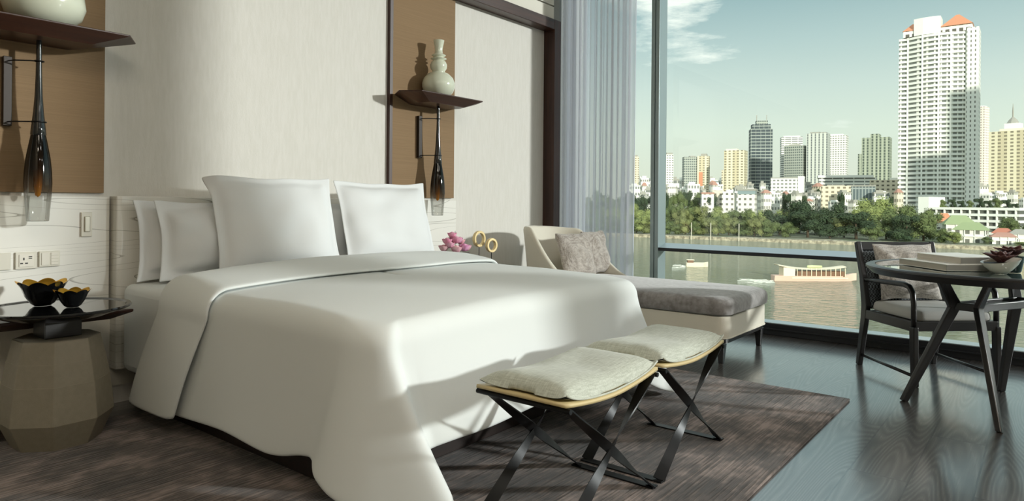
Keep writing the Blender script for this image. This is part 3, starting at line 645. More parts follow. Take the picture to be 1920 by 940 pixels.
for i, (x, y, z, r, m) in enumerate(((-.10, .02, .165, .045, 'pale_pink'), (-.03, -.045, .155, .05, 'pale_pink'), (.055, -.045, .165, .05, 'magenta'), (.115, -.01, .16, .045, 'pale_pink'), (-.055, .03, .215, .045, 'pink'), (.005, .0, .225, .05, 'pink'), (.06, .03, .22, .042, 'magenta'), (-.005, .03, .262, .040, 'pink'), (.10, .04, .205, .04, 'pale_pink'), (-.075, -.02, .19, .042, 'pink'))):
    peony((x, y, z), r, M[m], i + 1)
def ring_orn(lab, x, y, zc, R, rz):
    r = thing('ring_sculpture', lab, 'ornament', (x, y, .58), rz, 'gilded ring ornaments on thin stands')
    MB().lathe([(.0001, 0), (.036, 0), (.036, .008), (.006, .012), (.0001, .012)], 24).build('base', M['black_metal'], r, smooth=True, ang=40)
    MB().tube([(0, 0, .008), (0, 0, zc - .58 - R + .004)], .0028, 8).build('stem', M['black_metal'], r)
    rings = []
    for k in range(40):
        a = 2 * PI * k / 40; ca, sa = math.cos(a), math.sin(a)
        rings.append([((R + o1) * ca, o2, zc - .58 + (R + o1) * sa) for o1, o2 in ((.009, -.014), (.009, .014), (-.011, .014), (-.011, -.014))])
    rings.append(rings[0]); MB().loft(rings, cap=False).build('ring', M['ring'], r, bevel=.003, uni=True)
ring_orn('larger gilded ring on a thin dark stand, left one right of the flowers', 4.235, 3.69, .795, .058, -.05)
ring_orn('smaller gilded ring on a thin dark stand, right one nearest the chaise', 4.275, 3.59, .745, .050, -.10)

# ------------------------------------------------------------------ bench stools at the foot of the bed
def strap(mb, a, b, side, w0, w1, tw, th=.005, n=14, sag=0.0):
    """flat metal strap from a to b, its width direction turning by tw radians"""
    a, b = Vector(a), Vector(b); t = (b - a).normalized(); sd = Vector(side); rings = []
    u0 = (sd - t * sd.dot(t)).normalized(); v0 = t.cross(u0)
    for k in range(n + 1):
        q = k / n; ang = tw * sstep(0, 1, q); u = u0 * math.cos(ang) + v0 * math.sin(ang); v = t.cross(u); w = w0 + (w1 - w0) * q
        w *= 1 - .25 * math.sin(PI * q)
        p = a.lerp(b, q); rings.append([tuple(p + u * (i * w / 2) + v * (j * th / 2)) for i, j in ((-1, -1), (1, -1), (1, 1), (-1, 1))])
    return mb.loft(rings)
def bench(lab, cx, cy, rz):
    r = thing('folding_stool', lab, 'stool', (cx, cy, .013), rz, 'cushioned cross-legged stools at the foot of the bed')
    hw, hd = .315, .185
    sadd = lambda x: .424 + .030 * (abs(x) / hw) ** 1.7
    for y in (-hd + .02, hd - .02):
        for s in (-1, 1):
            strap(MB(), (s * (hw - .03), y, .435), (-s * (hw - .012), y, .006), (0, 1, 0), .046, .046, s * PI * .9).build('leg', M['black_metal'], r, smooth=True, ang=40)
    for s in (-1, 1):
        MB().box(s * (hw - .012) - .02, s * (hw - .012) + .02, -hd, hd, 0, .006).build('floor_bar', M['black_metal'], r, bevel=.001)
        MB().tube([(s * (hw - .015), -hd - .008, .434), (s * (hw - .015), hd + .008, .434)], .009, 10).build('seat_rod', M['black_metal'], r, smooth=True, ang=40)
    MB().grid(lambda u, v: ((u * 2 - 1) * hw, (v * 2 - 1) * hd, sadd((u * 2 - 1) * hw)), 16, 6).build('sling_seat', M['strap_leather'], r, smooth=True, solid=.012)
    vs = MB()
    n = 22
    def P(u, v, side):
        a, b = u * 2 - 1, v * 2 - 1
        t = (max(0, 1 - abs(a) ** 5) * max(0, 1 - abs(b) ** 4)) ** .42
        x = a * (hw - .004) * (1 - .025 * (1 - b * b)); y = b * (hd - .002) * (1 - .03 * (1 - a * a)); z0 = sadd(x) + .013
        pin = .018 * (abs(a) * abs(b)) ** 6
        z = z0 + (t * .062 + pin if side > 0 else pin * .6)
        z += noise.noise(Vector((a * 2 + cx * 3, b * 2, cx))) * .006 * t * (side > 0)
        return (x, y, z)
    pts = {}; arr = []
    for sd in (0, 1):
        for j in range(n + 1):
            for i in range(n + 1): pts[(sd, i, j)] = len(arr); arr.append(P(i / n, j / n, sd))
    fs = [(pts[(sd, i, j)], pts[(sd, i + 1, j)], pts[(sd, i + 1, j + 1)], pts[(sd, i, j + 1)]) for sd in (0, 1) for i in range(n) for j in range(n)]
    cshn = vs.add(arr, fs).build('cushion', M['bench_fabric'], r, smooth=True, uni=True, sub=1)
    edge = [P(1, q / 12, 1) for q in range(13)]; edge2 = [P(q / 20, 0, 1) for q in range(21)]
    MB().tube([(x, y - .002, z) for x, y, z in edge2], .0035, 6).build('piping', M['bench_fabric'], cshn, smooth=True)
    MB().tube([(x + .002, y, z) for x, y, z in edge], .0035, 6).build('piping', M['bench_fabric'], cshn, smooth=True)
bench('near stool with ribbed sage cushion and crossed black strap legs, left of the pair', 2.075, 1.355, 0.0)
bench('far stool with ribbed sage cushion and crossed black strap legs, right one beside the chaise', 2.75, 1.355, 0.0)

# ------------------------------------------------------------------ chaise longue
ch = thing('chaise_longue', 'cream chaise longue with curved back and grey velvet seat by the window', 'chaise longue', (4.96, 2.6, 0)); oc_ = (4.96, 2.6, 0)
cx0, cx1, cy0, cy1 = 4.53, 5.40, 1.715, 3.55
cbody = MB().prism(rect_round(cx0, cx1, cy0, cy1, .085, 8), .17, .325).build('body', M['cream'], ch, off=oc_, smooth=True, ang=40, bevel=.008)
MB().prism(rect_round(cx0 + .012, cx1 - .012, cy0 + .012, cy1 - .012, .08, 8), .140, .17).build('plinth_rail', M['black_wood'], ch, off=oc_, smooth=True, ang=40)
MB().tube([(x, y, .176) for x, y in rect_round(cx0 - .002, cx1 + .002, cy0 - .002, cy1, .087, 8)] + [(cx1, cy1 - .09, .176)], .005, 6).build('piping', M['cream'], cbody, off=oc_, smooth=True)
cu = MB(); po = rect_round(cx0 - .018, cx1 + .018, cy0 - .022, 3.30, .10, 8)
def inset(p, d):
    cxm, cym = (cx0 + cx1) / 2, (cy0 + 3.3) / 2
    return [(x - math.copysign(min(d, abs(x - cxm)), x - cxm), y - math.copysign(min(d, abs(y - cym)), y - cym)) for x, y in p]
cu.loft([[(x, y, z) for x, y in inset(po, d)] for d, z in ((.02, .326), (.006, .335), (0, .36), (0, .40), (.006, .428), (.028, .450), (.07, .461), (.20, .468), (.40, .470))])
cu.build('seat_cushion', M['velvet'], ch, off=oc_, smooth=True, ang=70, sub=1)
for lx, ly in ((cx0 + .05, cy0 + .05), (cx1 - .05, cy0 + .05), (cx0 + .05, cy1 - .08), (cx1 - .05, cy1 - .08)):
    MB().frustum((lx, ly), (.016, .016), (.028, .028), 0.0, .142).build('leg', M['black_wood'], ch, off=oc_, bevel=.003)
def shell(u, v, side=0):
    """u runs arm-back-arm, v up"""
    a = (u - .5) * 2; th = a * PI * .5
    ex = 2.6; c_, s_ = math.cos(th), math.sin(th)
    X = 4.965 + .445 * math.copysign(abs(s_) ** (2 / ex), s_); Y = 2.86 + .72 * abs(c_) ** (2 / 2.4)
    k = abs(a)
    hgt = .46 + (.435 if a < 0 else .43) * (1 - sstep(.50, 1.0, k) ** .85) - .025 * (a > 0) * sstep(0, .6, k)
    z = .30 + (hgt - .30) * v
    fl_ = .060 * v ** 1.4 * (1 - .7 * sstep(.6, 1, k))
    ox, oy = s_, max(0, c_)
    return (X + ox * fl_ * .65, Y + oy * fl_, z)
MB().grid(shell, 64, 12).build('curved_back', M['cream'], ch, off=oc_, smooth=True, solid=.045, sub=1)
pillow('scatter_cushion', 4.89, 3.10, .470, .42, .38, .13, .30, -.10, 'taupe chenille cushion at the front of the chaise longue back', 'cushion', M['cushion'], 'taupe cushions on the chaise', seed=8, flange=.004, pinch=.04)
pillow('scatter_cushion', 5.30, 3.16, .470, .40, .38, .12, .26, .06, 'taupe chenille cushion behind the other one on the chaise longue', 'cushion', M['cushion'], 'taupe cushions on the chaise', seed=9, flange=.004, pinch=.04)

# ------------------------------------------------------------------ sheer curtain
def curtain_pt(u, v):
    y = 3.06 + (3.86 - 3.06) * u
    ph = u * 2 * PI * 13
    amp = .030 + .012 * math.sin(u * 9)
    return (5.715 + amp * math.sin(ph) + .012 * math.sin(ph * 2.3 + 1 + v * .6), y + .010 * math.sin(ph * 1.7 + v) + .012 * math.sin(v * 2.2 + 3) * (1 - u), .02 + 3.93 * v)
tag(MB().grid(curtain_pt, 420, 14).build('sheer_curtain', M['sheer'], smooth=True), 'white sheer curtain hanging in folds between the timber post and the window', 'curtain')

def shade_drape_pt(u, v):  # unseen drape, added to darken a band of the head wall
    y = -3.58 + 0.92 * u; ph = u * 2 * PI * 14
    return (5.715 + .035 * math.sin(ph), y + .010 * math.sin(ph * 1.7 + v), .02 + 3.93 * v)
tag(MB().grid(shade_drape_pt, 260, 6).build('added_shade_drape', mat('shade_drape_grey', (176, 172, 164), .85), smooth=True, solid=.003), 'grey drape added out of view to shade the head wall', 'curtain')

# ------------------------------------------------------------------ dining table with books and plants
TC = (4.52, .197); ZT = .762
dt_ = thing('round_table', 'round black table with glass top and splayed legs, cut by the right edge', 'table', (TC[0], TC[1], 0))
MB().lathe([(.0001, ZT - .012), (.60, ZT - .012), (.604, ZT - .006), (.60, ZT), (.0001, ZT)], 96).build('glass_top', mat('dark_green_glass', (96, 118, 116), 0.04, spec=0.9, coat=1.0), dt_, smooth=True, ang=30)
MB().loft([[(q * math.cos(2 * PI * i / 96), q * math.sin(2 * PI * i / 96), h) for i in range(96)] for q, h in ((.604, ZT - .012), (.604, ZT + .003), (.640, ZT + .003), (.650, ZT - .003), (.650, ZT - .012), (.62, ZT - .045), (.59, ZT - .045), (.59, ZT - .012), (.604, ZT - .012))], cap=False).build('rim', M['black_wood'], dt_, smooth=True, ang=30, uni=True)
feet = [(4.371, .633), (4.059, .179), (4.985, .214), (4.675, -.240)]
elbs = [(4.407, .398), (4.377, .290), (4.905, .144), (4.875, .036)]
tops = [(4.270, .452), (4.325, .232), (5.000, .170), (4.960, -.03)]
sides = [(.75, .66, 0), (.30, .95, 0), (.75, .66, 0), (.30, .95, 0)]
tl = lambda p, z: Vector((p[0] - TC[0], p[1] - TC[1], z))
for k in range(4):
    MB().bar([tl(feet[k], 0), tl(elbs[k], .555), tl(tops[k], ZT - .040)], .030, [.036, .062, .050], sides[k]).build('leg', M['black_wood'], dt_, bevel=.005)
for a, b2 in ((0, 1), (1, 3), (3, 2), (2, 0)):
    A2, B2 = tl(elbs[a], .555), tl(elbs[b2], .555); dd = (B2 - A2).normalized()
    MB().bar([A2, B2], .024, .042, dd.cross(Vector((0, 0, 1)))).build('stretcher', M['black_wood'], dt_, bevel=.004)
def book(lab, c, rz, sx, sy, z, h, grp='stacked books on the round table'):
    r = thing('book', lab, 'book', (c[0], c[1], z), rz, grp)
    MB().box(-sx / 2 + .004, sx / 2, -sy / 2 + .004, sy / 2 - .004, .003, h - .003).build('pages', M['paper'], r)
    MB().box(-sx / 2, sx / 2 + .004, -sy / 2, sy / 2, 0, .003).box(-sx / 2, sx / 2 + .004, -sy / 2, sy / 2, h - .003, h).build('cover', M['cover'], r, bevel=.0008)
    MB().box(-sx / 2, -sx / 2 + .003, -sy / 2, sy / 2, .003, h - .003).build('spine', M['cover_grey'], r)
book('larger pale hardback book at the bottom of the pile on the round table', (4.365, .425), math.radians(41), .40, .30, ZT + .003, .034)
book('smaller pale hardback book on top of the pile on the round table', (4.375, .375), math.radians(44), .33, .25, ZT + .038, .036)
def succulent(r, cz, R, m, seed, nl=(5, 8, 10), tz=0.0):
    rnd = random.Random(seed)
    for ringi, n in enumerate(nl):
        el_ = (1.15, .75, .38)[ringi]
        for k in range(n):
            a = 2 * PI * (k + .5 * (ringi % 2)) / n + rnd.uniform(-.1, .1); L = R * (.55, .85, 1.0)[ringi] * rnd.uniform(.85, 1.1)
            d = Vector((math.cos(a) * math.cos(el_), math.sin(a) * math.cos(el_), math.sin(el_))); sdv = Vector((-math.sin(a), math.cos(a), 0)); up = sdv.cross(d) * -1
            rings = []
            for q in range(7):
                t = q / 6; w = L * .34 * math.sin(PI * min(1, .12 + t * .88)) ** .8 * (1 if t < .9 else .5) + .0008
                p = d * (L * t) + Vector((0, 0, cz)) + up * (.12 * L * math.sin(PI * t)) + Vector((0, 0, .15 * L * t * t))
                rings.append([tuple(p + sdv * (w * math.cos(b * PI / 3)) + up * (w * .28 * math.sin(b * PI / 3))) for b in range(6)])
            MB().loft(rings).build('leaf', m, r, smooth=True)
bw = thing('succulent_bowl', 'white slanted bowl with a dark red succulent beside the books', 'plant', (4.175, .185, ZT + .002), -.9)
prof = [(.0005, 0.0), (.026, 0), (.05, .018), (.072, .042), (.085, .066)]
def tiltring(q, z, i, n=40): a = 2 * PI * i / n; return (q * math.cos(a), q * math.sin(a), z * (1 + .22 * math.cos(a)))
MB().loft([[tiltring(q, z, i) for i in range(40)] for q, z in prof] + [[tiltring(q, z, i) for i in range(40)] for q, z in ((.081, .065), (.066, .042), (.045, .022), (.0005, .012))], cap=False).build('bowl', M['white_gloss'], bw, smooth=True, ang=60)
MB().lathe([(.0001, .02), (.06, .04), (.072, .052), (.0001, .058)], 20).build('soil', M['slot'], bw)
succulent(bw, .056, .082, M['succulent'], 3, (5, 7, 10))
g2 = thing('succulent_pot', 'dark green pot with a dark red succulent behind the white bowl', 'plant', (4.30, .145, ZT + .002), .4)
MB().lathe([(.0001, 0), (.036, 0), (.041, .006), (.054, .078), (.056, .084), (.050, .084), (.046, .07), (.0001, .07)], 32).build('pot', M['green_pot'], g2, smooth=True, ang=40)
succulent(g2, .078, .085, M['succulent'], 5, (5, 8, 9))

# ------------------------------------------------------------------ dining chair (local +y = towards its back)
cdir = math.atan2(.437, .409)  # direction from front to back
chr_ = thing('armchair', 'black wooden armchair with pale seat and woven back by the window, behind the table', 'chair', (5.14, .622, 0), math.atan2(.409, .437) - PI / 2)
BW = M['black_wood']
for s in (-1, 1):
    x = s * .268
    MB().bar([(x, .295, 0), (x, .232, .33), (x, .222, .42), (x, .258, .62), (x, .325, .845)], .034, [.036, .056, .060, .044, .034], (1, 0, 0)).build('leg', BW, chr_, bevel=.006, seg=3)
    MB().bar([(x, -.275, 0), (x, -.262, .36)], .034, [.036, .046], (1, 0, 0)).build('leg', BW, chr_, bevel=.006, seg=3)
    arm = [(x, -.262, .35), (x, -.260, .50), (x, -.250, .565), (x, -.222, .598), (x, -.17, .610), (x, .10, .600), (x, .262, .595)]
    MB().tube(arm, [.016, .016, .017, .018, .018, .016, .014], 12, up=(1, 0, 0)).build('armrest', BW, chr_, smooth=True)
    MB().bar([(x, -.265, .362), (x, .235, .362)], .030, .062, (1, 0, 0)).build('seat_rail', BW, chr_, bevel=.005)
    MB().tube([(x, -.268, .06), (x, .285, .075)], .010, 10).build('stretcher', BW, chr_, smooth=True)
MB().box(-.268, .268, -.280, -.248, .335, .395).build('seat_rail', BW, chr_, bevel=.005)
MB().box(-.268, .268, .20, .232, .335, .39).build('seat_rail', BW, chr_, bevel=.005)
MB().box(-.25, .25, -.25, .21, .370, .385).build('seat_board', BW, chr_)
sc = MB(); sp_ = rect_round(-.250, .250, -.272, .205, .05, 5)
sc.loft([[(x * (1 - d), y * (1 - d), z) for x, y in sp_] for d, z in ((.03, .386), (0, .398), (0, .430), (.03, .452), (.12, .461), (.5, .466))]).build('seat_cushion', M['seat_pad'], chr_, smooth=True, ang=70, sub=1)
yb = lambda z: .258 + (z - .62) * (.325 - .258) / .225
MB().bar([(-.268, yb(.815), .815), (.268, yb(.815), .815)], .060, .026, (0, .28, 1)).build('top_rail', BW, chr_, bevel=.006, seg=3)
MB().grid(lambda u, v: (-.25 + .5 * u, yb(.40 + .395 * v) + .004 - .0 * u, .40 + .395 * v), 8, 8).build('woven_back', M['cane'], chr_, solid=.012)
cpl = pillow_mesh(.42, .38, .13, flange=.004, pinch=.06, seed=12).build('scatter_cushion', M['linen_grey'], smooth=True, sub=1, uni=True)
mw = Matrix.Translation((5.14, .622, 0)) @ Matrix.Rotation(math.atan2(.409, .437) - PI / 2, 4, 'Z') @ Matrix.Translation((-.015, .170, .655)) @ Matrix.Rotation(-.30, 4, 'X')
cpl.matrix_world = mw; tag(cpl, 'grey slub linen cushion leaning on the back of the black armchair', 'cushion')

# ================================================================== outdoors: river, far bank, city
GZ = -12.9; WZ = -13.9
def bankD(px): return 303 + (px - 1250) / (1870 - 1250) * (239 - 303)
def gp(px, D, z=GZ):
    p = at(px, 380, D); return Vector((p.x, p.y, z))
def mat_water():
    m, nt, b = new_mat('river_water'); b.inputs['Base Color'].default_value = srgb((118, 124, 104)); b.inputs['Specular IOR Level'].default_value = 0.27; b.inputs['Roughness'].default_value = 0.06; b.inputs['IOR'].default_value = 1.33
    t = N(nt, 'ShaderNodeTexCoord'); mp1 = N(nt, 'ShaderNodeMapping'); mp1.inputs['Rotation'].default_value = (0, 0, YAW + .25); mp1.inputs['Scale'].default_value = (.55, .16, 1)
    mp1.vector_type = 'TEXTURE'; mp1.inputs['Scale'].default_value = (0.9, 2.8, 1); mp1.inputs['Rotation'].default_value = (0, 0, YAW - .45)
    nt.links.new(t.outputs['Object'], mp1.inputs[0])
    n = N(nt, 'ShaderNodeTexNoise'); n.inputs['Scale'].default_value = 1.0; n.inputs['Detail'].default_value = 3; n.inputs['Roughness'].default_value = .5; nt.links.new(mp1.outputs[0], n.inputs['Vector'])
    bp = N(nt, 'ShaderNodeBump'); bp.inputs['Strength'].default_value = 1.0; bp.inputs['Distance'].default_value = 1.3; nt.links.new(n.outputs[0], bp.inputs['Height']); nt.links.new(bp.outputs[0], b.inputs['Normal'])
    return m
struct(MB().add([(8, -900, WZ), (1500, -900, WZ), (1500, 1500, WZ), (8, 1500, WZ)], [(0, 1, 2, 3)]).build('river', mat_water()))
bl, br_ = gp(1000, bankD(1000)), gp(2150, bankD(2150)); bd = (br_ - bl).normalized(); bn = Vector((-bd.y, bd.x, 0)); bn = bn if bn.dot(FW) > 0 else -bn
A_, B_ = bl - bd * 300, br_ + bd * 400
def gq(a, b, c, d): return [tuple(v) for v in (a, b, c, d)]
M['ground'] = mat('dusty_ground', (126, 128, 104), .95, col2=(92, 104, 74), scale=.02)
far = bn * 3200
struct(MB().add(gq(A_ + bn * 3, B_ + bn * 3, B_ + far + bd * 1500, A_ + far - bd * 1500), [(0, 1, 2, 3)]).build('ground', M['ground']))
em = MB(); n_ = 240
for k in range(n_ + 1):
    q = A_.lerp(B_, k / n_); j1 = noise.noise(q * .11) * .5; j2 = noise.noise(q * .3) * .35
    em.v += [tuple(q + bn * j1 + Vector((0, 0, -1.1))), tuple(q + bn * (.5 + j1) + Vector((0, 0, .25 + j2))), tuple(q + bn * 4 + Vector((0, 0, .45 + j1))), tuple(q + bn * 9 + Vector((0, 0, .1)))]
em.f = [(4 * k + i, 4 * k + 4 + i, 4 * k + 5 + i, 4 * k + 1 + i) for k in range(n_) for i in range(3)]
struct(em.build('stone_embankment', mat('pale_stone_bank', (186, 176, 150), .9, col2=(120, 112, 92), scale=.9, detail=6)))
for px, yt in ((1297, 432), (1333, 433), (1386, 433)):
    D = bankD(px) - 14; p = gp(px, D, WZ)
    tag(MB().lathe([(.16, -1), (.16, 7.0), (.0001, 7.2)], 8).build('mooring_post', mat('pale_post', (206, 200, 180), .8), smooth=True, ang=40), 'pale mooring post standing in the river before the far bank', 'post', 'mooring posts by the far bank').location = p

def facade(name, wall, glass, fh=3.2, bw=3.6, wz=.45, wx=.6, wall2=None, rough=.7):
    """storey bands and window bays in object space"""
    m, nt, b = new_mat(name); b.inputs['Roughness'].default_value = rough
    t = N(nt, 'ShaderNodeTexCoord'); s = N(nt, 'ShaderNodeSeparateXYZ'); nt.links.new(t.outputs['Object'], s.inputs[0])
    def frac(sock, per, width):
        a = N(nt, 'ShaderNodeMath', operation='DIVIDE'); a.inputs[1].default_value = per; nt.links.new(sock, a.inputs[0])
        f = N(nt, 'ShaderNodeMath', operation='FRACT'); nt.links.new(a.outputs[0], f.inputs[0])
        g = N(nt, 'ShaderNodeMath', operation='LESS_THAN'); g.inputs[1].default_value = width; nt.links.new(f.outputs[0], g.inputs[0]); return g.outputs[0]
    h = N(nt, 'ShaderNodeMath', operation='ADD'); nt.links.new(s.outputs[0], h.inputs[0]); nt.links.new(s.outputs[1], h.inputs[1])
    h2 = N(nt, 'ShaderNodeMath', operation='ADD'); h2.inputs[1].default_value = 1000.37; nt.links.new(h.outputs[0], h2.inputs[0])
    a = frac(s.outputs[2], fh, wz); c = frac(h2.outputs[0], bw, wx)
    mm = N(nt, 'ShaderNodeMath', operation='MULTIPLY'); nt.links.new(a, mm.inputs[0]); nt.links.new(c, mm.inputs[1])
    ge = N(nt, 'ShaderNodeNewGeometry'); sn = N(nt, 'ShaderNodeSeparateXYZ'); nt.links.new(ge.outputs['Normal'], sn.inputs[0])
    lt = N(nt, 'ShaderNodeMath', operation='LESS_THAN'); lt.inputs[1].default_value = .5; nt.links.new(sn.outputs[2], lt.inputs[0])
    m2 = N(nt, 'ShaderNodeMath', operation='MULTIPLY'); nt.links.new(mm.outputs[0], m2.inputs[0]); nt.links.new(lt.outputs[0], m2.inputs[1])
    x = N(nt, 'ShaderNodeMix', data_type='RGBA'); x.inputs[6].default_value = srgb(wall); x.inputs[7].default_value = srgb(glass); nt.links.new(m2.outputs[0], x.inputs[0])
    if wall2:
        big = frac(h2.outputs[0], bw * 3, .5); y = N(nt, 'ShaderNodeMix', data_type='RGBA'); y.inputs[6].default_value = srgb(wall); y.inputs[7].default_value = srgb(wall2)
        nt.links.new(big, y.inputs[0]); nt.links.new(y.outputs[2], x.inputs[6])
    nt.links.new(x.outputs[2], b.inputs['Base Color']); return m
FC = {  # far facade colours kept pale, distance haze mixed into them
 'white': facade('white_block_facade', (232, 230, 220), (128, 132, 124), 3.2, 3.4, .42, .6),
 'white2': facade('white_banded_facade', (236, 234, 224), (120, 124, 118), 3.2, 9, .45, .9),
 'grey': facade('grey_glass_facade', (176, 180, 168), (96, 106, 102), 3.4, 2.6, .6, .7),
 'dark': facade('dark_glass_tower', (160, 166, 158), (62, 74, 78), 4.2, 6, .74, .93),
 'beige': facade('beige_facade', (220, 208, 182), (128, 118, 98), 3.3, 4.0, .45, .5),
 'cream': facade('cream_facade', (228, 218, 188), (138, 130, 108), 3.3, 5.0, .5, .5, (208, 196, 164)),
 'pink': facade('pale_rose_facade', (240, 232, 220), (178, 158, 146), 3.0, 3.0, .5, .45),
 'rib': facade('ribbed_grey_facade', (206, 208, 198), (104, 110, 110), 3.2, 4.6, .86, .32),
 'green': facade('grey_green_facade', (172, 178, 158), (84, 94, 84), 3.3, 4.4, .82, .45),
 'low': facade('low_white_facade', (230, 226, 214), (110, 110, 100), 3.3, 3.2, .42, .45),
 'low2': facade('low_cream_facade', (222, 210, 186), (104, 98, 84), 3.3, 3.8, .42, .5),
 'glassb': facade('blue_grey_glass_hall', (150, 158, 154), (84, 98, 100), 9, 2.2, .9, .7),
}
M['roof_red'] = mat('terracotta_roof', (188, 122, 100), .8); M['roof_orange'] = mat('orange_tile_roof', (208, 142, 108), .8)
M['roof_green'] = mat('pale_green_roof', (150, 164, 122), .8); M['white_wall'] = mat('white_render', (238, 237, 228), .8); M['roof_grey'] = mat('grey_roof', (160, 158, 148), .85)
M['roof_dull_red'] = mat('hazed_red_roof', (176, 134, 118), .85)  # red paled towards the haze of the distant town
FACE = YAW - PI / 2
def bld(name, lab, x0, x1, yt, D, f, rot=12, dep=.7, cat='building', group=None, base=None):
    c = gp((x0 + x1) / 2, D); Wd = (x1 - x0) / F * D; a = math.radians(abs(rot)); w = Wd / (math.cos(a) + dep * math.sin(a)); d = w * dep
    h = at((x0 + x1) / 2, yt, D).z - GZ
    view = math.atan2(c.y, c.x)
    o = thing(name, lab, cat, c, view - PI / 2 + math.radians(rot), group)
    return o, w, d, h
def tower(lab, x0, x1, yt, D, f, rot=12, dep=.7, extra=(), name='tower_block', **k):
    o, w, d, h = bld(name, lab, x0, x1, yt, D, f, rot, dep, **k)
    MB().box(-w / 2, w / 2, -d / 2, d / 2, 0, h).build('main_block', FC[f], o)
    for (nm, a, b2, c, e, z0, z1, mm) in extra:
        MB().box(a * w, b2 * w, c * d, e * d, z0 * h, z1 * h).build(nm, M[mm] if mm in M else FC[mm], o)
    return o
tower('thin beige tower seen through the gap beside the curtain', 1186, 1197, 294, 1000, 'beige', extra=(('roof_block', -.3, .3, -.3, .3, 1, 1.03, 'roof_grey'),))
tower('slender white tower just right of the window mullion', 1246, 1262, 290, 900, 'white', extra=(('roof_block', -.4, .4, -.3, .3, 1, 1.03, 'roof_grey'),))
tower('wide grey apartment block, left of the wide pair in the far city', 1279, 1310, 295, 950, 'grey', rot=10, extra=(('roof_block', -.1, .3, -.3, .3, 1, 1.02, 'roof_grey'),))
tower('beige apartment block with a reddish panel joined to the grey block', 1307, 1330, 293, 940, 'cream', rot=-10, extra=(('roof_block', -.2, .3, -.3, .3, 1, 1.04, 'roof_grey'), ('front_panel', -.35, .0, -.515, -.4, .30, .72, 'roof_orange')))
tower('yellow beige tower with a dark side, left of the dark glass skyscraper', 1358, 1400, 283, 850, 'cream', rot=-14, extra=(('roof_block', -.45, .1, -.3, .3, 1, 1.03, 'cream'), ('wing', -.62, -.45, -.5, .3, 0, .70, 'beige')))
t5 = tower('tallest dark glass skyscraper with stepped top and two antennas', 1404, 1446, 243, 900, 'dark', rot=8, extra=(('stepped_top', -.42, .42, -.4, .4, 1, 1.055, 'dark'), ('crown', -.22, .30, -.3, .3, 1.055, 1.10, 'grey'), ('antenna', -.20, -.17, -.02, .02, 1.1, 1.17, 'roof_grey'), ('antenna', .26, .29, -.02, .02, 1.1, 1.17, 'roof_grey')))
tower('white tower with dark top corners behind the grey curved tower', 1463, 1502, 258, 1000, 'white2', rot=6, extra=(('roof_block', -.4, .4, -.4, .4, 1, 1.015, 'white_wall'),))
tower('grey tower in front of the white one, right of the dark skyscraper', 1471, 1512, 274, 900, 'grey', rot=-20, extra=(('roof_block', -.3, .2, -.3, .3, 1, 1.02, 'roof_grey'),))
tower('tall grey ribbed tower with vertical window strips', 1513, 1554, 251, 880, 'rib', rot=-12, extra=(('roof_block', -.35, .1, -.3, .3, 1, 1.02, 'roof_grey'), ('roof_block', .15, .4, -.3, .3, 1, 1.014, 'roof_grey')))
tower('pale tower with fine grid right of the ribbed grey tower', 1550, 1588, 255, 980, 'white', rot=-8, extra=(('roof_block', -.4, .3, -.3, .3, 1, 1.02, 'white_wall'),))
tower('grey green tower cluster standing alone left of the giant white tower', 1618, 1668, 259, 800, 'green', rot=-8, extra=(('centre_shaft', -.18, .12, -.53, .4, 0, 1.045, 'green'), ('low_wing', -.64, -.48, -.45, .3, 0, .80, 'green')))
tower('pale rose slender tower right behind the giant white tower', 1815, 1850, 202, 800, 'pink', rot=-22, extra=(('roof_block', -.4, .4, -.4, .4, 1, 1.01, 'white_wall'),))
o12 = tower('yellow beige tower with a spired pavilion on top, at the right edge', 1863, 1948, 247, 640, 'cream', rot=-16, dep=.8, extra=(('setback', -.3, .45, -.35, .35, 1, 1.03, 'cream'), ('pavilion', -.22, .10, -.25, .15, 1.03, 1.09, 'white_wall')))
hh_ = at(1900, 247, 640).z - GZ
MB().lathe([(5.4, hh_ * 1.09), (3.5, hh_ * 1.13), (1.2, hh_ * 1.16), (.7, hh_ * 1.165), (.7, hh_ * 1.22), (.15, hh_ * 1.31), (.0001, hh_ * 1.32)], 8, (-2.6, -2, 0)).build('spire', M['roof_grey'], o12)

# the giant white riverside tower
D0 = 500; cT = gp(1757, D0); wT = 50.0; hT = at(1757, 66, D0).z - GZ
gt = thing('giant_tower', 'giant white curved apartment tower with balconies and orange roof', 'building', cT, math.atan2(cT.y, cT.x) - PI / 2 - .10)
def foot_poly(off=0.0, n=22):
    pts = [(-25 - off * .2, 10), (-25 - off * .2, -4 - off), (-19, -4 - off)]
    for k in range(n + 1):
        u = k / n; x = -18.5 + 36.5 * u; y = -2.5 - 7.0 * math.sin(PI * (.10 + .80 * u)) ** 1.1 - off; pts.append((x, y))
    pts += [(18.6, -6.2 - off * .4), (25, -6.2 - off * .1), (25, 12)]
    return pts
core = foot_poly(-1.1); MB().prism(core, 0, hT).build('core_wall', facade('tower_glazing', (220, 220, 212), (122, 126, 120), 3.35, 4.2, 1.0, .74), gt)
nf = int(hT / 3.35); bandm = MB().prism(foot_poly(0), 0, 1.65).build('balcony_band', M['white_wall'], gt)
for k in range(1, nf + 1):
    b_ = bandm.copy(); b_.location = (0, 0, k * 3.35 + .3); COL.objects.link(b_)
for x_ in (-19.0, -9.2, 1.2, 8.6, 17.6):
    u = (x_ + 18.5) / 36.5; yy = -2.5 - 7.0 * math.sin(PI * max(0, min(1, .10 + .80 * u))) ** 1.1
    MB().box(x_ - .55, x_ + .55, yy - .15, 4, 0, hT).build('pier', M['white_wall'], gt)
MB().box(17.8, 25.15, -6.4, 12.1, 0, hT + 1.5).build('side_wall', facade('tower_side', (236, 235, 227), (120, 120, 112), 3.35, 2.6, .5, .3), gt)
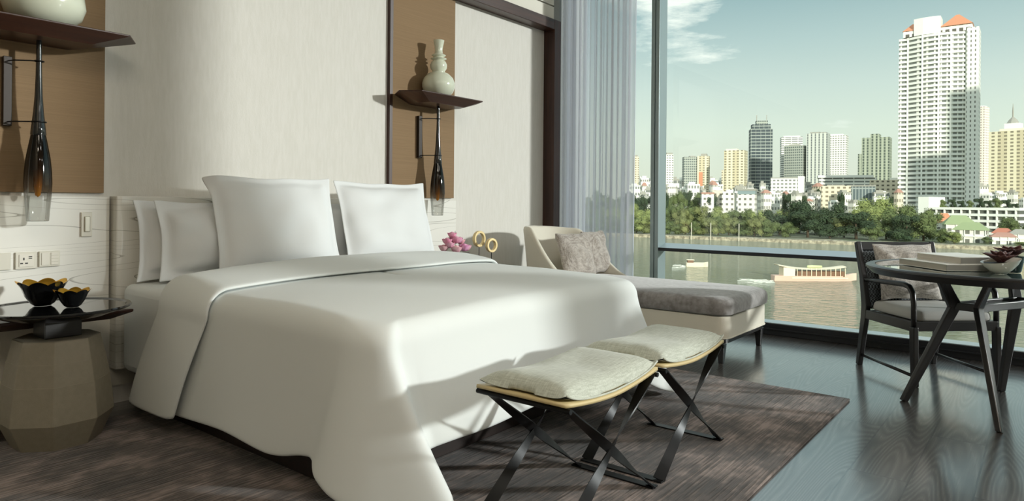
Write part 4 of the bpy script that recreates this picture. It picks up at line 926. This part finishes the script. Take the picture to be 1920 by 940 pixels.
MB().box(-22, 21, -5.5, 9, hT, hT + 4.5).build('penthouse_storey', facade('penthouse', (236, 235, 226), (96, 92, 84), 4.5, 4.2, .55, .6), gt)
MB().prism([(-15, 6), (-15, -6.5), (-9, -8.2), (-3, -8.6), (2, -7.4), (2, 6)], hT, hT + 12.5).build('curved_penthouse', M['white_wall'], gt)
def hip(mb, x0, x1, y0, y1, z0, z1, ridge=.35):
    ym = (y0 + y1) / 2; r = (x1 - x0) * ridge
    return mb.add([(x0, y0, z0), (x1, y0, z0), (x1, y1, z0), (x0, y1, z0), (x0 + r, ym, z1), (x1 - r, ym, z1)], [(0, 1, 5, 4), (1, 2, 5), (2, 3, 4, 5), (3, 0, 4), (3, 2, 1, 0)])
hip(MB(), 2, 21.5, -7, 9.5, hT + 4.5, hT + 13.5, .45).build('orange_roof', M['roof_orange'], gt)
hip(MB(), -22.5, -10, -6, 9.5, hT + 4.5, hT + 11, .45).build('orange_roof', M['roof_orange'], gt)

# car park, halls and mid-rise blocks
pk, w, d, h = bld('parking_deck', 'long white open parking deck at the foot of the giant tower', 1738, 1916, 388, 345, 'white', -24, .35)
for k in range(5): MB().box(-w / 2, w / 2, -d / 2, d / 2, h - 1.6 - k * 3.0, h - .35 - k * 3.0).build('deck_band', M['white_wall'], pk)
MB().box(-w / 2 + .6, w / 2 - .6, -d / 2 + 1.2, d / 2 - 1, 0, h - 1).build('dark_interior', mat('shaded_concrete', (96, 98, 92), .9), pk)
for k in range(12): x = -w / 2 + w * (k + .02) / 11.5; MB().box(x, x + .5, -d / 2 - .02, d / 2, 0, h - .35).build('pillar', M['white_wall'], pk)
MB().box(-w / 2 - .4, -w / 2 + 5, -d / 2 - .5, d / 2, 0, h + 5).build('stair_tower', M['white_wall'], pk)
tower('white five storey block with grey roof edge among the low houses', 1447, 1507, 335, 620, 'white', rot=-6, dep=.4, name='apartment_block', extra=(('stair_tower', .32, .5, -.56, .4, 0, 1.05, 'white_wall'), ('roof_block', -.5, .3, -.5, .5, 1, 1.02, 'roof_grey')))
tower('long white hall with a broad pale flat roof', 1538, 1636, 334, 640, 'white2', rot=5, dep=.3, name='office_hall', extra=(('flat_roof', -.52, .45, -.6, .6, 1, 1.06, 'white_wall'),))
tower('beige concrete block left of the blue grey glass hall', 1541, 1592, 349, 520, 'beige', rot=4, dep=.5, name='office_block', extra=(('roof_block', -.3, .3, -.3, .3, 1, 1.03, 'roof_grey'),))
tower('low blue grey glass hall above the dark trees', 1590, 1638, 350, 515, 'glassb', rot=4, dep=.5, name='glass_hall', extra=(('flat_roof', -.52, .52, -.55, .55, 1, 1.03, 'roof_grey'),))
tower('white six storey block with dark roof above the riverside trees', 1384, 1418, 358, 430, 'low', rot=-8, name='apartment_block', extra=(('roof', -.53, .53, -.55, .55, 1, 1.06, 'roof_grey'), ('dark_storey', -.505, .505, -.51, .51, .90, 1.0, 'frame')))
tower('white house with red roof trim above the light trees', 1314, 1338, 364, 430, 'low', rot=8, name='town_house', extra=(('roof', -.53, .53, -.55, .55, 1, 1.05, 'roof_dull_red'),))
tower('white double house with balconies left of the six storey block', 1354, 1380, 362, 440, 'low', rot=0, name='town_house', extra=(('roof_block', -.2, .3, -.3, .3, 1, 1.10, 'white_wall'),))
tower('low cream house between the red-trimmed house and the double house', 1336, 1354, 357, 460, 'low2', rot=0, name='town_house', extra=(('roof_block', -.2, .3, -.3, .3, 1, 1.10, 'white_wall'),))
tower('plain brownish block left of the giant tower foot', 1634, 1690, 338, 560, 'low2', rot=0, dep=.4, name='apartment_block', extra=(('roof_block', .1, .4, -.3, .3, 1, 1.05, 'white_wall'),))
# riverside villas
def villa(lab, x0, x1, yt, D, roofm, rot=0):
    o, w, d, h = bld('riverside_villa', lab, x0, x1, yt, D, 'low', rot, .7); wl = h * .62
    MB().box(-w * .44, w * .44, -d * .44, d * .44, 0, wl).build('wall', FC['low'], o)
    hip(MB(), -w / 2, w / 2, -d / 2, d / 2, wl, h, .28).build('roof', M[roofm], o)
    for k in range(4): x = -w * .42 + w * .28 * k; MB().box(x - .12, x + .12, -d * .5, -d * .5 + .3, 0, wl).build('post', M['white_wall'], o)
    MB().box(-w * .46, w * .46, -d * .5, -d * .44, wl * .48, wl * .56).build('balcony', M['white_wall'], o)
villa('white riverside villa with pale green roof and balcony posts', 1790, 1852, 417, 262, 'roof_green', -6)
villa('villa with a long pale green roof behind the front green one', 1768, 1828, 404, 285, 'roof_green', 10)
villa('small house with an orange roof left of the green roofs', 1754, 1786, 400, 300, 'roof_orange', 8)
villa('riverside house with a pale red roof at the right edge', 1858, 1905, 436, 252, 'roof_dull_red', 8)
villa('house with a faded red roof behind, cut by the right edge', 1862, 1900, 428, 268, 'roof_red', -8)
villa('grey white house at the far right behind the red roofs', 1893, 1940, 430, 262, 'roof_grey', 4)

# many small houses of the old town
rnd = random.Random(21)
kinds = [('low', 'roof_grey'), ('low', 'white_wall'), ('low2', 'roof_dull_red'), ('white', 'white_wall'), ('low', 'roof_dull_red'), ('white2', 'roof_grey')]
looks = ['white house with grey flat roof', 'plain all-white flat-roofed house', 'cream house with pale red roof', 'small apartment house with many windows', 'white house with pale red roof', 'banded white house with grey roof']
AREAS = ((1222, 'beside the curtain edge'), (1275, 'right of the window mullion'), (1340, 'below the wide grey tower pair'), (1400, 'below the yellow beige tower'), (1450, 'below the dark skyscraper'), (1512, 'below the white and grey towers'),
         (1600, 'below the ribbed grey tower'), (1686, 'left of the giant tower'), (1862, 'right of the giant tower'), (2000, 'at the right picture edge'))
def area(px): return [t for x, t in AREAS if px < x][0]
protos = []
for i, (fm, rm) in enumerate(kinds):
    o = thing('town_house', looks[i], 'house')
    MB().box(-7, 7, -5, 5, 0, 14).build('wall', FC[fm], o)
    if i in (2, 4): hip(MB(), -7.6, 7.6, -5.6, 5.6, 14, 15.6, .3).build('roof', M[rm], o)
    else: MB().box(-7.3, 7.3, -5.3, 5.3, 14, 14.7).box(-5, 2, -3, 3, 14.7, 15.6).build('roof', M[rm], o)
    protos.append(o)
used = [False] * 6; spots = []; taken = []
for o in COL.objects:
    if o.parent is None and o.name.split('.')[0] in ('tower_block', 'apartment_block', 'office_hall', 'office_block', 'glass_hall', 'town_house', 'giant_tower', 'parking_deck') and o.get('category') == 'building':
        ds = [max(math.hypot(v.co.x, v.co.y) for v in c.data.vertices) for c in COL.objects if c.parent == o and c.type == 'MESH']
        taken.append((o.location.x, o.location.y, max(ds) * .8))
for k in range(1600):
    px = rnd.uniform(1188, 1925); D = rnd.choice((rnd.uniform(470, 620), rnd.uniform(600, 1000), rnd.uniform(900, 1500)))
    if 1685 < px < 1830 and D > 480: continue
    if px < 1345 and D < 640: continue
    if px > 1700 and D < 560: continue
    sx = rnd.uniform(.42, .95) * (D / 800) ** .5; c = gp(px, D); r = 7.2 * sx
    if any(math.hypot(c.x - a, c.y - b) < r + q for a, b, q in taken): continue
    taken.append((c.x, c.y, r)); spots.append((D, px, sx))
    if len(spots) >= 290: break
spots.sort(reverse=True)
for D, px, sx in spots:
    i = rnd.choice((0, 0, 0, 1, 1, 1, 2, 3, 3, 3, 4, 5, 5, 5)); o = protos[i] if not used[i] else copy_tree(protos[i]); used[i] = True
    yt = rnd.uniform(352, 374) if D < 620 else rnd.uniform(338, 362) if D < 950 else rnd.uniform(330, 350)
    h = at(px, yt + 4 * (px - 1190) / 730, D).z - GZ; s_ = h / 15.5
    row = 'in the front row' if D < 620 else 'in the middle rows' if D < 950 else 'in the rearmost rows'
    o['label'] = '%s %s %s' % (looks[i], row, area(px)); o['group'] = 'town houses ' + row + ' ' + area(px)
    o.location = gp(px, D); o.rotation_euler = (0, 0, rnd.uniform(-.5, .5) + FACE); o.scale = (sx, sx, s_)

# unseen tower added on the near side to cast shade on the giant tower
nb = thing('added_shade_tower', 'tower block added out of view to shade the giant tower', 'building', (122, -312, GZ), math.atan2(.6, .8))
MB().box(-20, 20, -22, 22, 0, 212).build('main_block', FC['beige'], nb)
MB().box(-18, 18, 22, 40, 0, 168).build('lower_wing', FC['beige'], nb)
# trees
def leafm(name, a, b): return mat(name, a, .75, col2=b, scale=.35, detail=3, spec=.2)
G_ = {'light': leafm('light_foliage', (124, 136, 80), (162, 170, 110)), 'mid': leafm('mid_foliage', (88, 102, 64), (126, 138, 88)), 'dark': leafm('dark_foliage', (50, 66, 48), (80, 96, 66)), 'olive': leafm('olive_foliage', (108, 116, 72), (146, 150, 98))}
bark = mat('bark', (96, 82, 64), .9)
def make_tree(seed, shape):
    rnd = random.Random(seed); mb = MB(); blobs = []
    if shape == 'broad':
        for k in range(15): a = rnd.uniform(0, 2 * PI); q = rnd.uniform(0, .40); blobs.append((q * math.cos(a), q * math.sin(a), rnd.uniform(.34, .80) - q * .42, rnd.uniform(.14, .21)))
    elif shape == 'round':
        for k in range(13): a = rnd.uniform(0, 2 * PI); q = rnd.uniform(0, .26); blobs.append((q * math.cos(a), q * math.sin(a), rnd.uniform(.25, .84) - q * .3, rnd.uniform(.12, .19)))
    else:
        for k in range(12): a = rnd.uniform(0, 2 * PI); q = rnd.uniform(.02, .34); blobs.append((q * math.cos(a), q * math.sin(a), rnd.uniform(.12, .62), rnd.uniform(.12, .20)))
    for (x, y, z, r) in blobs:
        for k in range(300):
            d = Vector((rnd.gauss(0, 1), rnd.gauss(0, 1), rnd.gauss(.25, 1))).normalized(); rr = r * rnd.uniform(.72, 1.06)
            p = Vector((x, y, z)) + d * rr; p.z = max(.04, p.z)
            nrm = (d + Vector((rnd.uniform(-.6, .6), rnd.uniform(-.6, .6), rnd.uniform(-.3, .8)))).normalized(); a = nrm.orthogonal().normalized(); b = nrm.cross(a); s = rnd.uniform(.010, .024)
            i = len(mb.v); mb.v += [tuple(p + a * s), tuple(p + b * s * .8), tuple(p - a * s), tuple(p - b * s * .8)]; mb.f.append((i, i + 1, i + 2, i + 3))
        mb.loft([[(x + r * .66 * math.sin(PI * j / 5) * math.cos(2 * PI * i / 8), y + r * .66 * math.sin(PI * j / 5) * math.sin(2 * PI * i / 8), z + r * .66 * math.cos(PI * j / 5)) for i in range(8)] for j in range(1, 5)])
    return mb
tproto = {}
def tree(shape, tone, px, D, yt, wpx, lab, grp, base=0.0):
    key = (shape, tone)
    if key not in tproto:
        o = thing({'broad': 'spreading_tree', 'round': 'round_tree', 'bush': 'bushy_tree'}[shape], lab, 'tree', (0, 0, 0), 0, grp)
        make_tree(len(tproto) * 7 + 3, shape).build('crown', G_[tone], o)
        MB().tube([(0, 0, 0), (.01, 0, .25), (0, .01, .5)], [.028, .022, .012], 7).build('trunk', bark, o, smooth=True)
        tproto[key] = o
    else: o = copy_tree(tproto[key])
    o['label'] = lab; o['group'] = grp
    p = gp(px, D); h = (at(px, yt, D).z - GZ) / .97; wd = wpx / F * D / (.95 if shape == 'broad' else .78 if shape == 'round' else .9)
    o.location = p; o.scale = (wd, wd, h); o.rotation_euler = (0, 0, random.uniform(0, 6.28))
random.seed(11)
def post_area(px): return 'behind the sheer curtain' if px < 1187 else 'beside the curtain' if px < 1220 else 'right of the window mullion' if px < 1285 else 'behind the mooring posts' if px < 1345 else 'right of the third mooring post' if px < 1400 else 'left of the dark trees'
LB = {'light': 'light green', 'mid': 'mid green', 'dark': 'dark green', 'olive': 'olive green'}
# riverside row on the left
x = 1075
while x < 1460:
    tone = random.choice(('mid', 'olive', 'light', 'mid')); sh = random.choice(('bush', 'round', 'bush'))
    tree(sh, tone, x, bankD(x) + random.uniform(8, 16), random.uniform(396, 412), random.uniform(30, 46), '%s front row tree on the bank %s' % (LB[tone], post_area(x)), 'front row trees ' + post_area(x)); x += random.uniform(13, 20)
x = 1080
while x < 1500:
    tone = random.choice(('mid', 'olive', 'mid', 'light')); tree(random.choice(('broad', 'round')), tone, x, bankD(x) + random.uniform(40, 70), random.uniform(384, 396) - (6 if x < 1330 else 0), random.uniform(34, 52), '%s tree in the second row %s' % (LB[tone], post_area(x)), 'second row trees ' + post_area(x)); x += random.uniform(16, 26)
x = 1078
while x < 1345:
    tone = random.choice(('mid', 'mid', 'dark')); tree('round', tone, x, random.uniform(400, 470), random.uniform(352, 370), random.uniform(28, 44), '%s tree of the rear park %s' % (LB[tone], post_area(x)), 'rear park trees ' + post_area(x)); x += random.uniform(12, 20)
# scattered trees among the houses
for k in range(26):
    px = random.uniform(1350, 1680); D = random.uniform(470, 760); tree('round', 'dark', px, D, random.uniform(352, 372) if D < 600 else random.uniform(345, 356), random.uniform(10, 22), 'dark tree among the far houses ' + area(px), 'small trees among the far houses ' + area(px))
for (px, dD, yt, w, tone, sh, lab) in (
    (1498, 55, 364, 100, 'dark', 'broad', 'big dark spreading tree crown left of the concrete block'), (1545, 40, 368, 84, 'dark', 'broad', 'big dark tree in the centre of the far bank'),
    (1462, 30, 384, 70, 'dark', 'broad', 'dark tree at the left end of the dark group'), (1583, 22, 398, 60, 'olive', 'broad', 'light tree showing between the two big dark trees'),
    (1515, 14, 392, 76, 'dark', 'round', 'dark tree by the water below the big dark crown'), (1556, 12, 405, 60, 'dark', 'bush', 'low dark bushy tree by the water in the centre'),
    (1606, 12, 393, 84, 'dark', 'round', 'round very dark tree by the water, right of centre'), (1474, 10, 408, 48, 'mid', 'bush', 'bushy tree in front of the dark group at its left'),
    (1436, 10, 406, 50, 'mid', 'bush', 'bushy tree just left of the dark group by the water'), (1648, 70, 358, 86, 'light', 'broad', 'bright yellow green tree crown left of the giant tower'),
    (1622, 50, 378, 60, 'light', 'broad', 'light green tree behind the round dark one'), (1694, 50, 376, 74, 'mid', 'broad', 'mid green tree crown before the giant tower foot'),
    (1662, 20, 392, 70, 'mid', 'broad', 'mid green tree by the water left of the villas, first one'), (1700, 12, 398, 62, 'dark', 'round', 'dark tree by the water before the giant tower'),
    (1732, 14, 395, 60, 'mid', 'round', 'mid green round tree left of the green roofs'), (1745, 30, 384, 50, 'mid', 'broad', 'tree crown in front of the parking deck left end'),
    (1766, 8, 420, 44, 'mid', 'bush', 'bushy tree in front of the green-roofed villa'), (1790, 6, 428, 40, 'light', 'bush', 'light bushy tree at the villa front'),
    (1683, 8, 415, 56, 'dark', 'bush', 'low dark bush by the water behind the armchair'), (1640, 8, 415, 50, 'mid', 'bush', 'low bush by the water left of the armchair'),
    (1896, 50, 402, 56, 'mid', 'broad', 'tree at the right edge behind the red roofs'), (1915, 10, 452, 40, 'light', 'bush', 'light hedge-like bush at the right edge by the water'), (1850, 12, 440, 26, 'mid', 'bush', 'small tree between the green and the red roofs')):
    tree(sh, tone, px, bankD(px) + dD, yt, w, lab, 'trees of the right river bank')
# trees on the roof garden of the parking deck
for k in range(9):
    px = 1768 + k * 17; D = 362; c = gp(px, D, 0)
    o = copy_tree(tproto[('round', 'dark' if k % 3 else 'mid')]); p = at(px, 392 + k * .9, D); o.location = p; s = random.uniform(5.5, 8.5); o.scale = (s, s, s)
    o['label'] = ('dark' if k % 3 else 'mid green') + ' roof garden tree on the parking deck, ' + ('left part near the stair tower' if k < 3 else 'middle part' if k < 6 else 'right part below the spired tower'); o['group'] = 'roof garden trees'

# boats
def hull(mb, L, Wd, Hh, bow=.25, n=24, sheer=.5):
    rings = []
    for k in range(n + 1):
        t = k / n; x = -L / 2 + L * t; w = Wd / 2 * (1 - sstep(1 - bow, 1.0, t) ** 1.2 * .96) * (.85 + .15 * sstep(0, .1, t)); zt = Hh + sheer * sstep(.7, 1, t) ** 2 * Hh; zb = .0 + sheer * .8 * Hh * sstep(.8, 1, t) ** 2
        rings.append([(x, -w, zt), (x, -w * .75, zb - .25), (x, w * .75, zb - .25), (x, w, zt)])
    return mb.loft(rings)
wb = mat('warm_white_boat_paint', (240, 226, 196), .5); pinkp = mat('pink_boat_paint', (232, 196, 176), .5); brownp = mat('brown_boat_trim', (120, 86, 60), .6)
pA, pB = gp(1450, 134, WZ), gp(1607, 134, WZ); mid = (pA + pB) / 2; L = (pB - pA).length
lb = thing('long_river_boat', 'long pink and cream passenger boat on the river left of the armchair', 'boat', mid, math.atan2((pB - pA).y, (pB - pA).x))
hull(MB(), L, 2.6, 1.05, .28).build('hull', pinkp, lb, bevel=.03)
MB().box(-L * .30, L * .36, -1.31, -1.28, .55, .75).build('hull_stripe', wb, lb)
def roofp(u, v):
    x = -L * .46 + L * .80 * u; z = 2.35 + .55 * (2 * abs(u - .52)) ** 2 * (1 if u > .5 else 1.3); return (x, -1.35 + 2.7 * v, z + .12 * math.sin(PI * v))
MB().grid(roofp, 30, 6).build('canopy', wb, lb, solid=.12)
MB().box(-L * .40, -L * .26, -1.2, 1.2, 1.0, 2.7).build('cabin', wb, lb, bevel=.05)
MB().box(-L * .24, L * .33, -1.05, 1.05, .9, 1.95).build('seats', brownp, lb)
for k in range(11): x = -L * .24 + k * L * .057; MB().box(x - .06, x + .06, -1.25, -1.15, 1.0, 2.6).build('post', wb, lb)
MB().lathe([(.0001, 0), (.22, .1), (.28, .9), (.2, 2.9), (.0001, 3.0)], 10).build('roof_float', mat('pale_green_float', (206, 222, 160), .5), lb, smooth=True)
fo = [o for o in COL.objects if o.name.startswith('roof_float')][0]; fo.rotation_euler = (0, PI / 2, 0); fo.location = (-L * .10, -.3, 2.85)
pA, pB = gp(1288, 162, WZ), gp(1328, 162, WZ); mid = (pA + pB) / 2; L2 = (pB - pA).length
sb = thing('small_river_boat', 'small cream cargo boat on the river near the window mullion', 'boat', mid, math.atan2((pB - pA).y, (pB - pA).x) - .1)
hull(MB(), L2, 1.7, .95, .3, sheer=.25).build('hull', wb, sb, bevel=.03)
MB().box(-L2 * .45, -L2 * .18, -.6, .6, .9, 1.55).build('cabin', brownp, sb, bevel=.03)
MB().box(-L2 * .48, -L2 * .14, -.8, .8, 1.55, 1.68).build('cabin_roof', wb, sb, bevel=.03)
# foam trailing behind the two boats
foam = mat('white_foam', (220, 222, 212), .8)
def wake(lab, px0, px1, y0, D0_, n, seed):
    rnd = random.Random(seed); mb = MB()
    for k in range(n):
        px = rnd.uniform(px0, px1); D = D0_ + rnd.uniform(-4, 5) * (1 - (px - px0) / (px1 - px0) * .5); c = gp(px, D, WZ + .04); l = rnd.uniform(.3, 1.3); w = rnd.uniform(.05, .22); a = rnd.uniform(-.4, .4) + math.atan2(RT.y, RT.x)
        ca, sa = math.cos(a), math.sin(a); pts = [(math.cos(q * PI / 4) * l, math.sin(q * PI / 4) * w) for q in range(8)]
        mb.prism([(c.x + x * ca - y * sa, c.y + x * sa + y * ca) for x, y in pts], c.z - .05, c.z + .03)
    tag(mb.build('wake_foam', foam), lab, 'wake', kind='stuff')
wake('white foam trailing behind the long passenger boat', 1395, 1448, 0, 132, 26, 1)
wake('white foam trailing behind the small cargo boat', 1266, 1290, 0, 162, 16, 2)
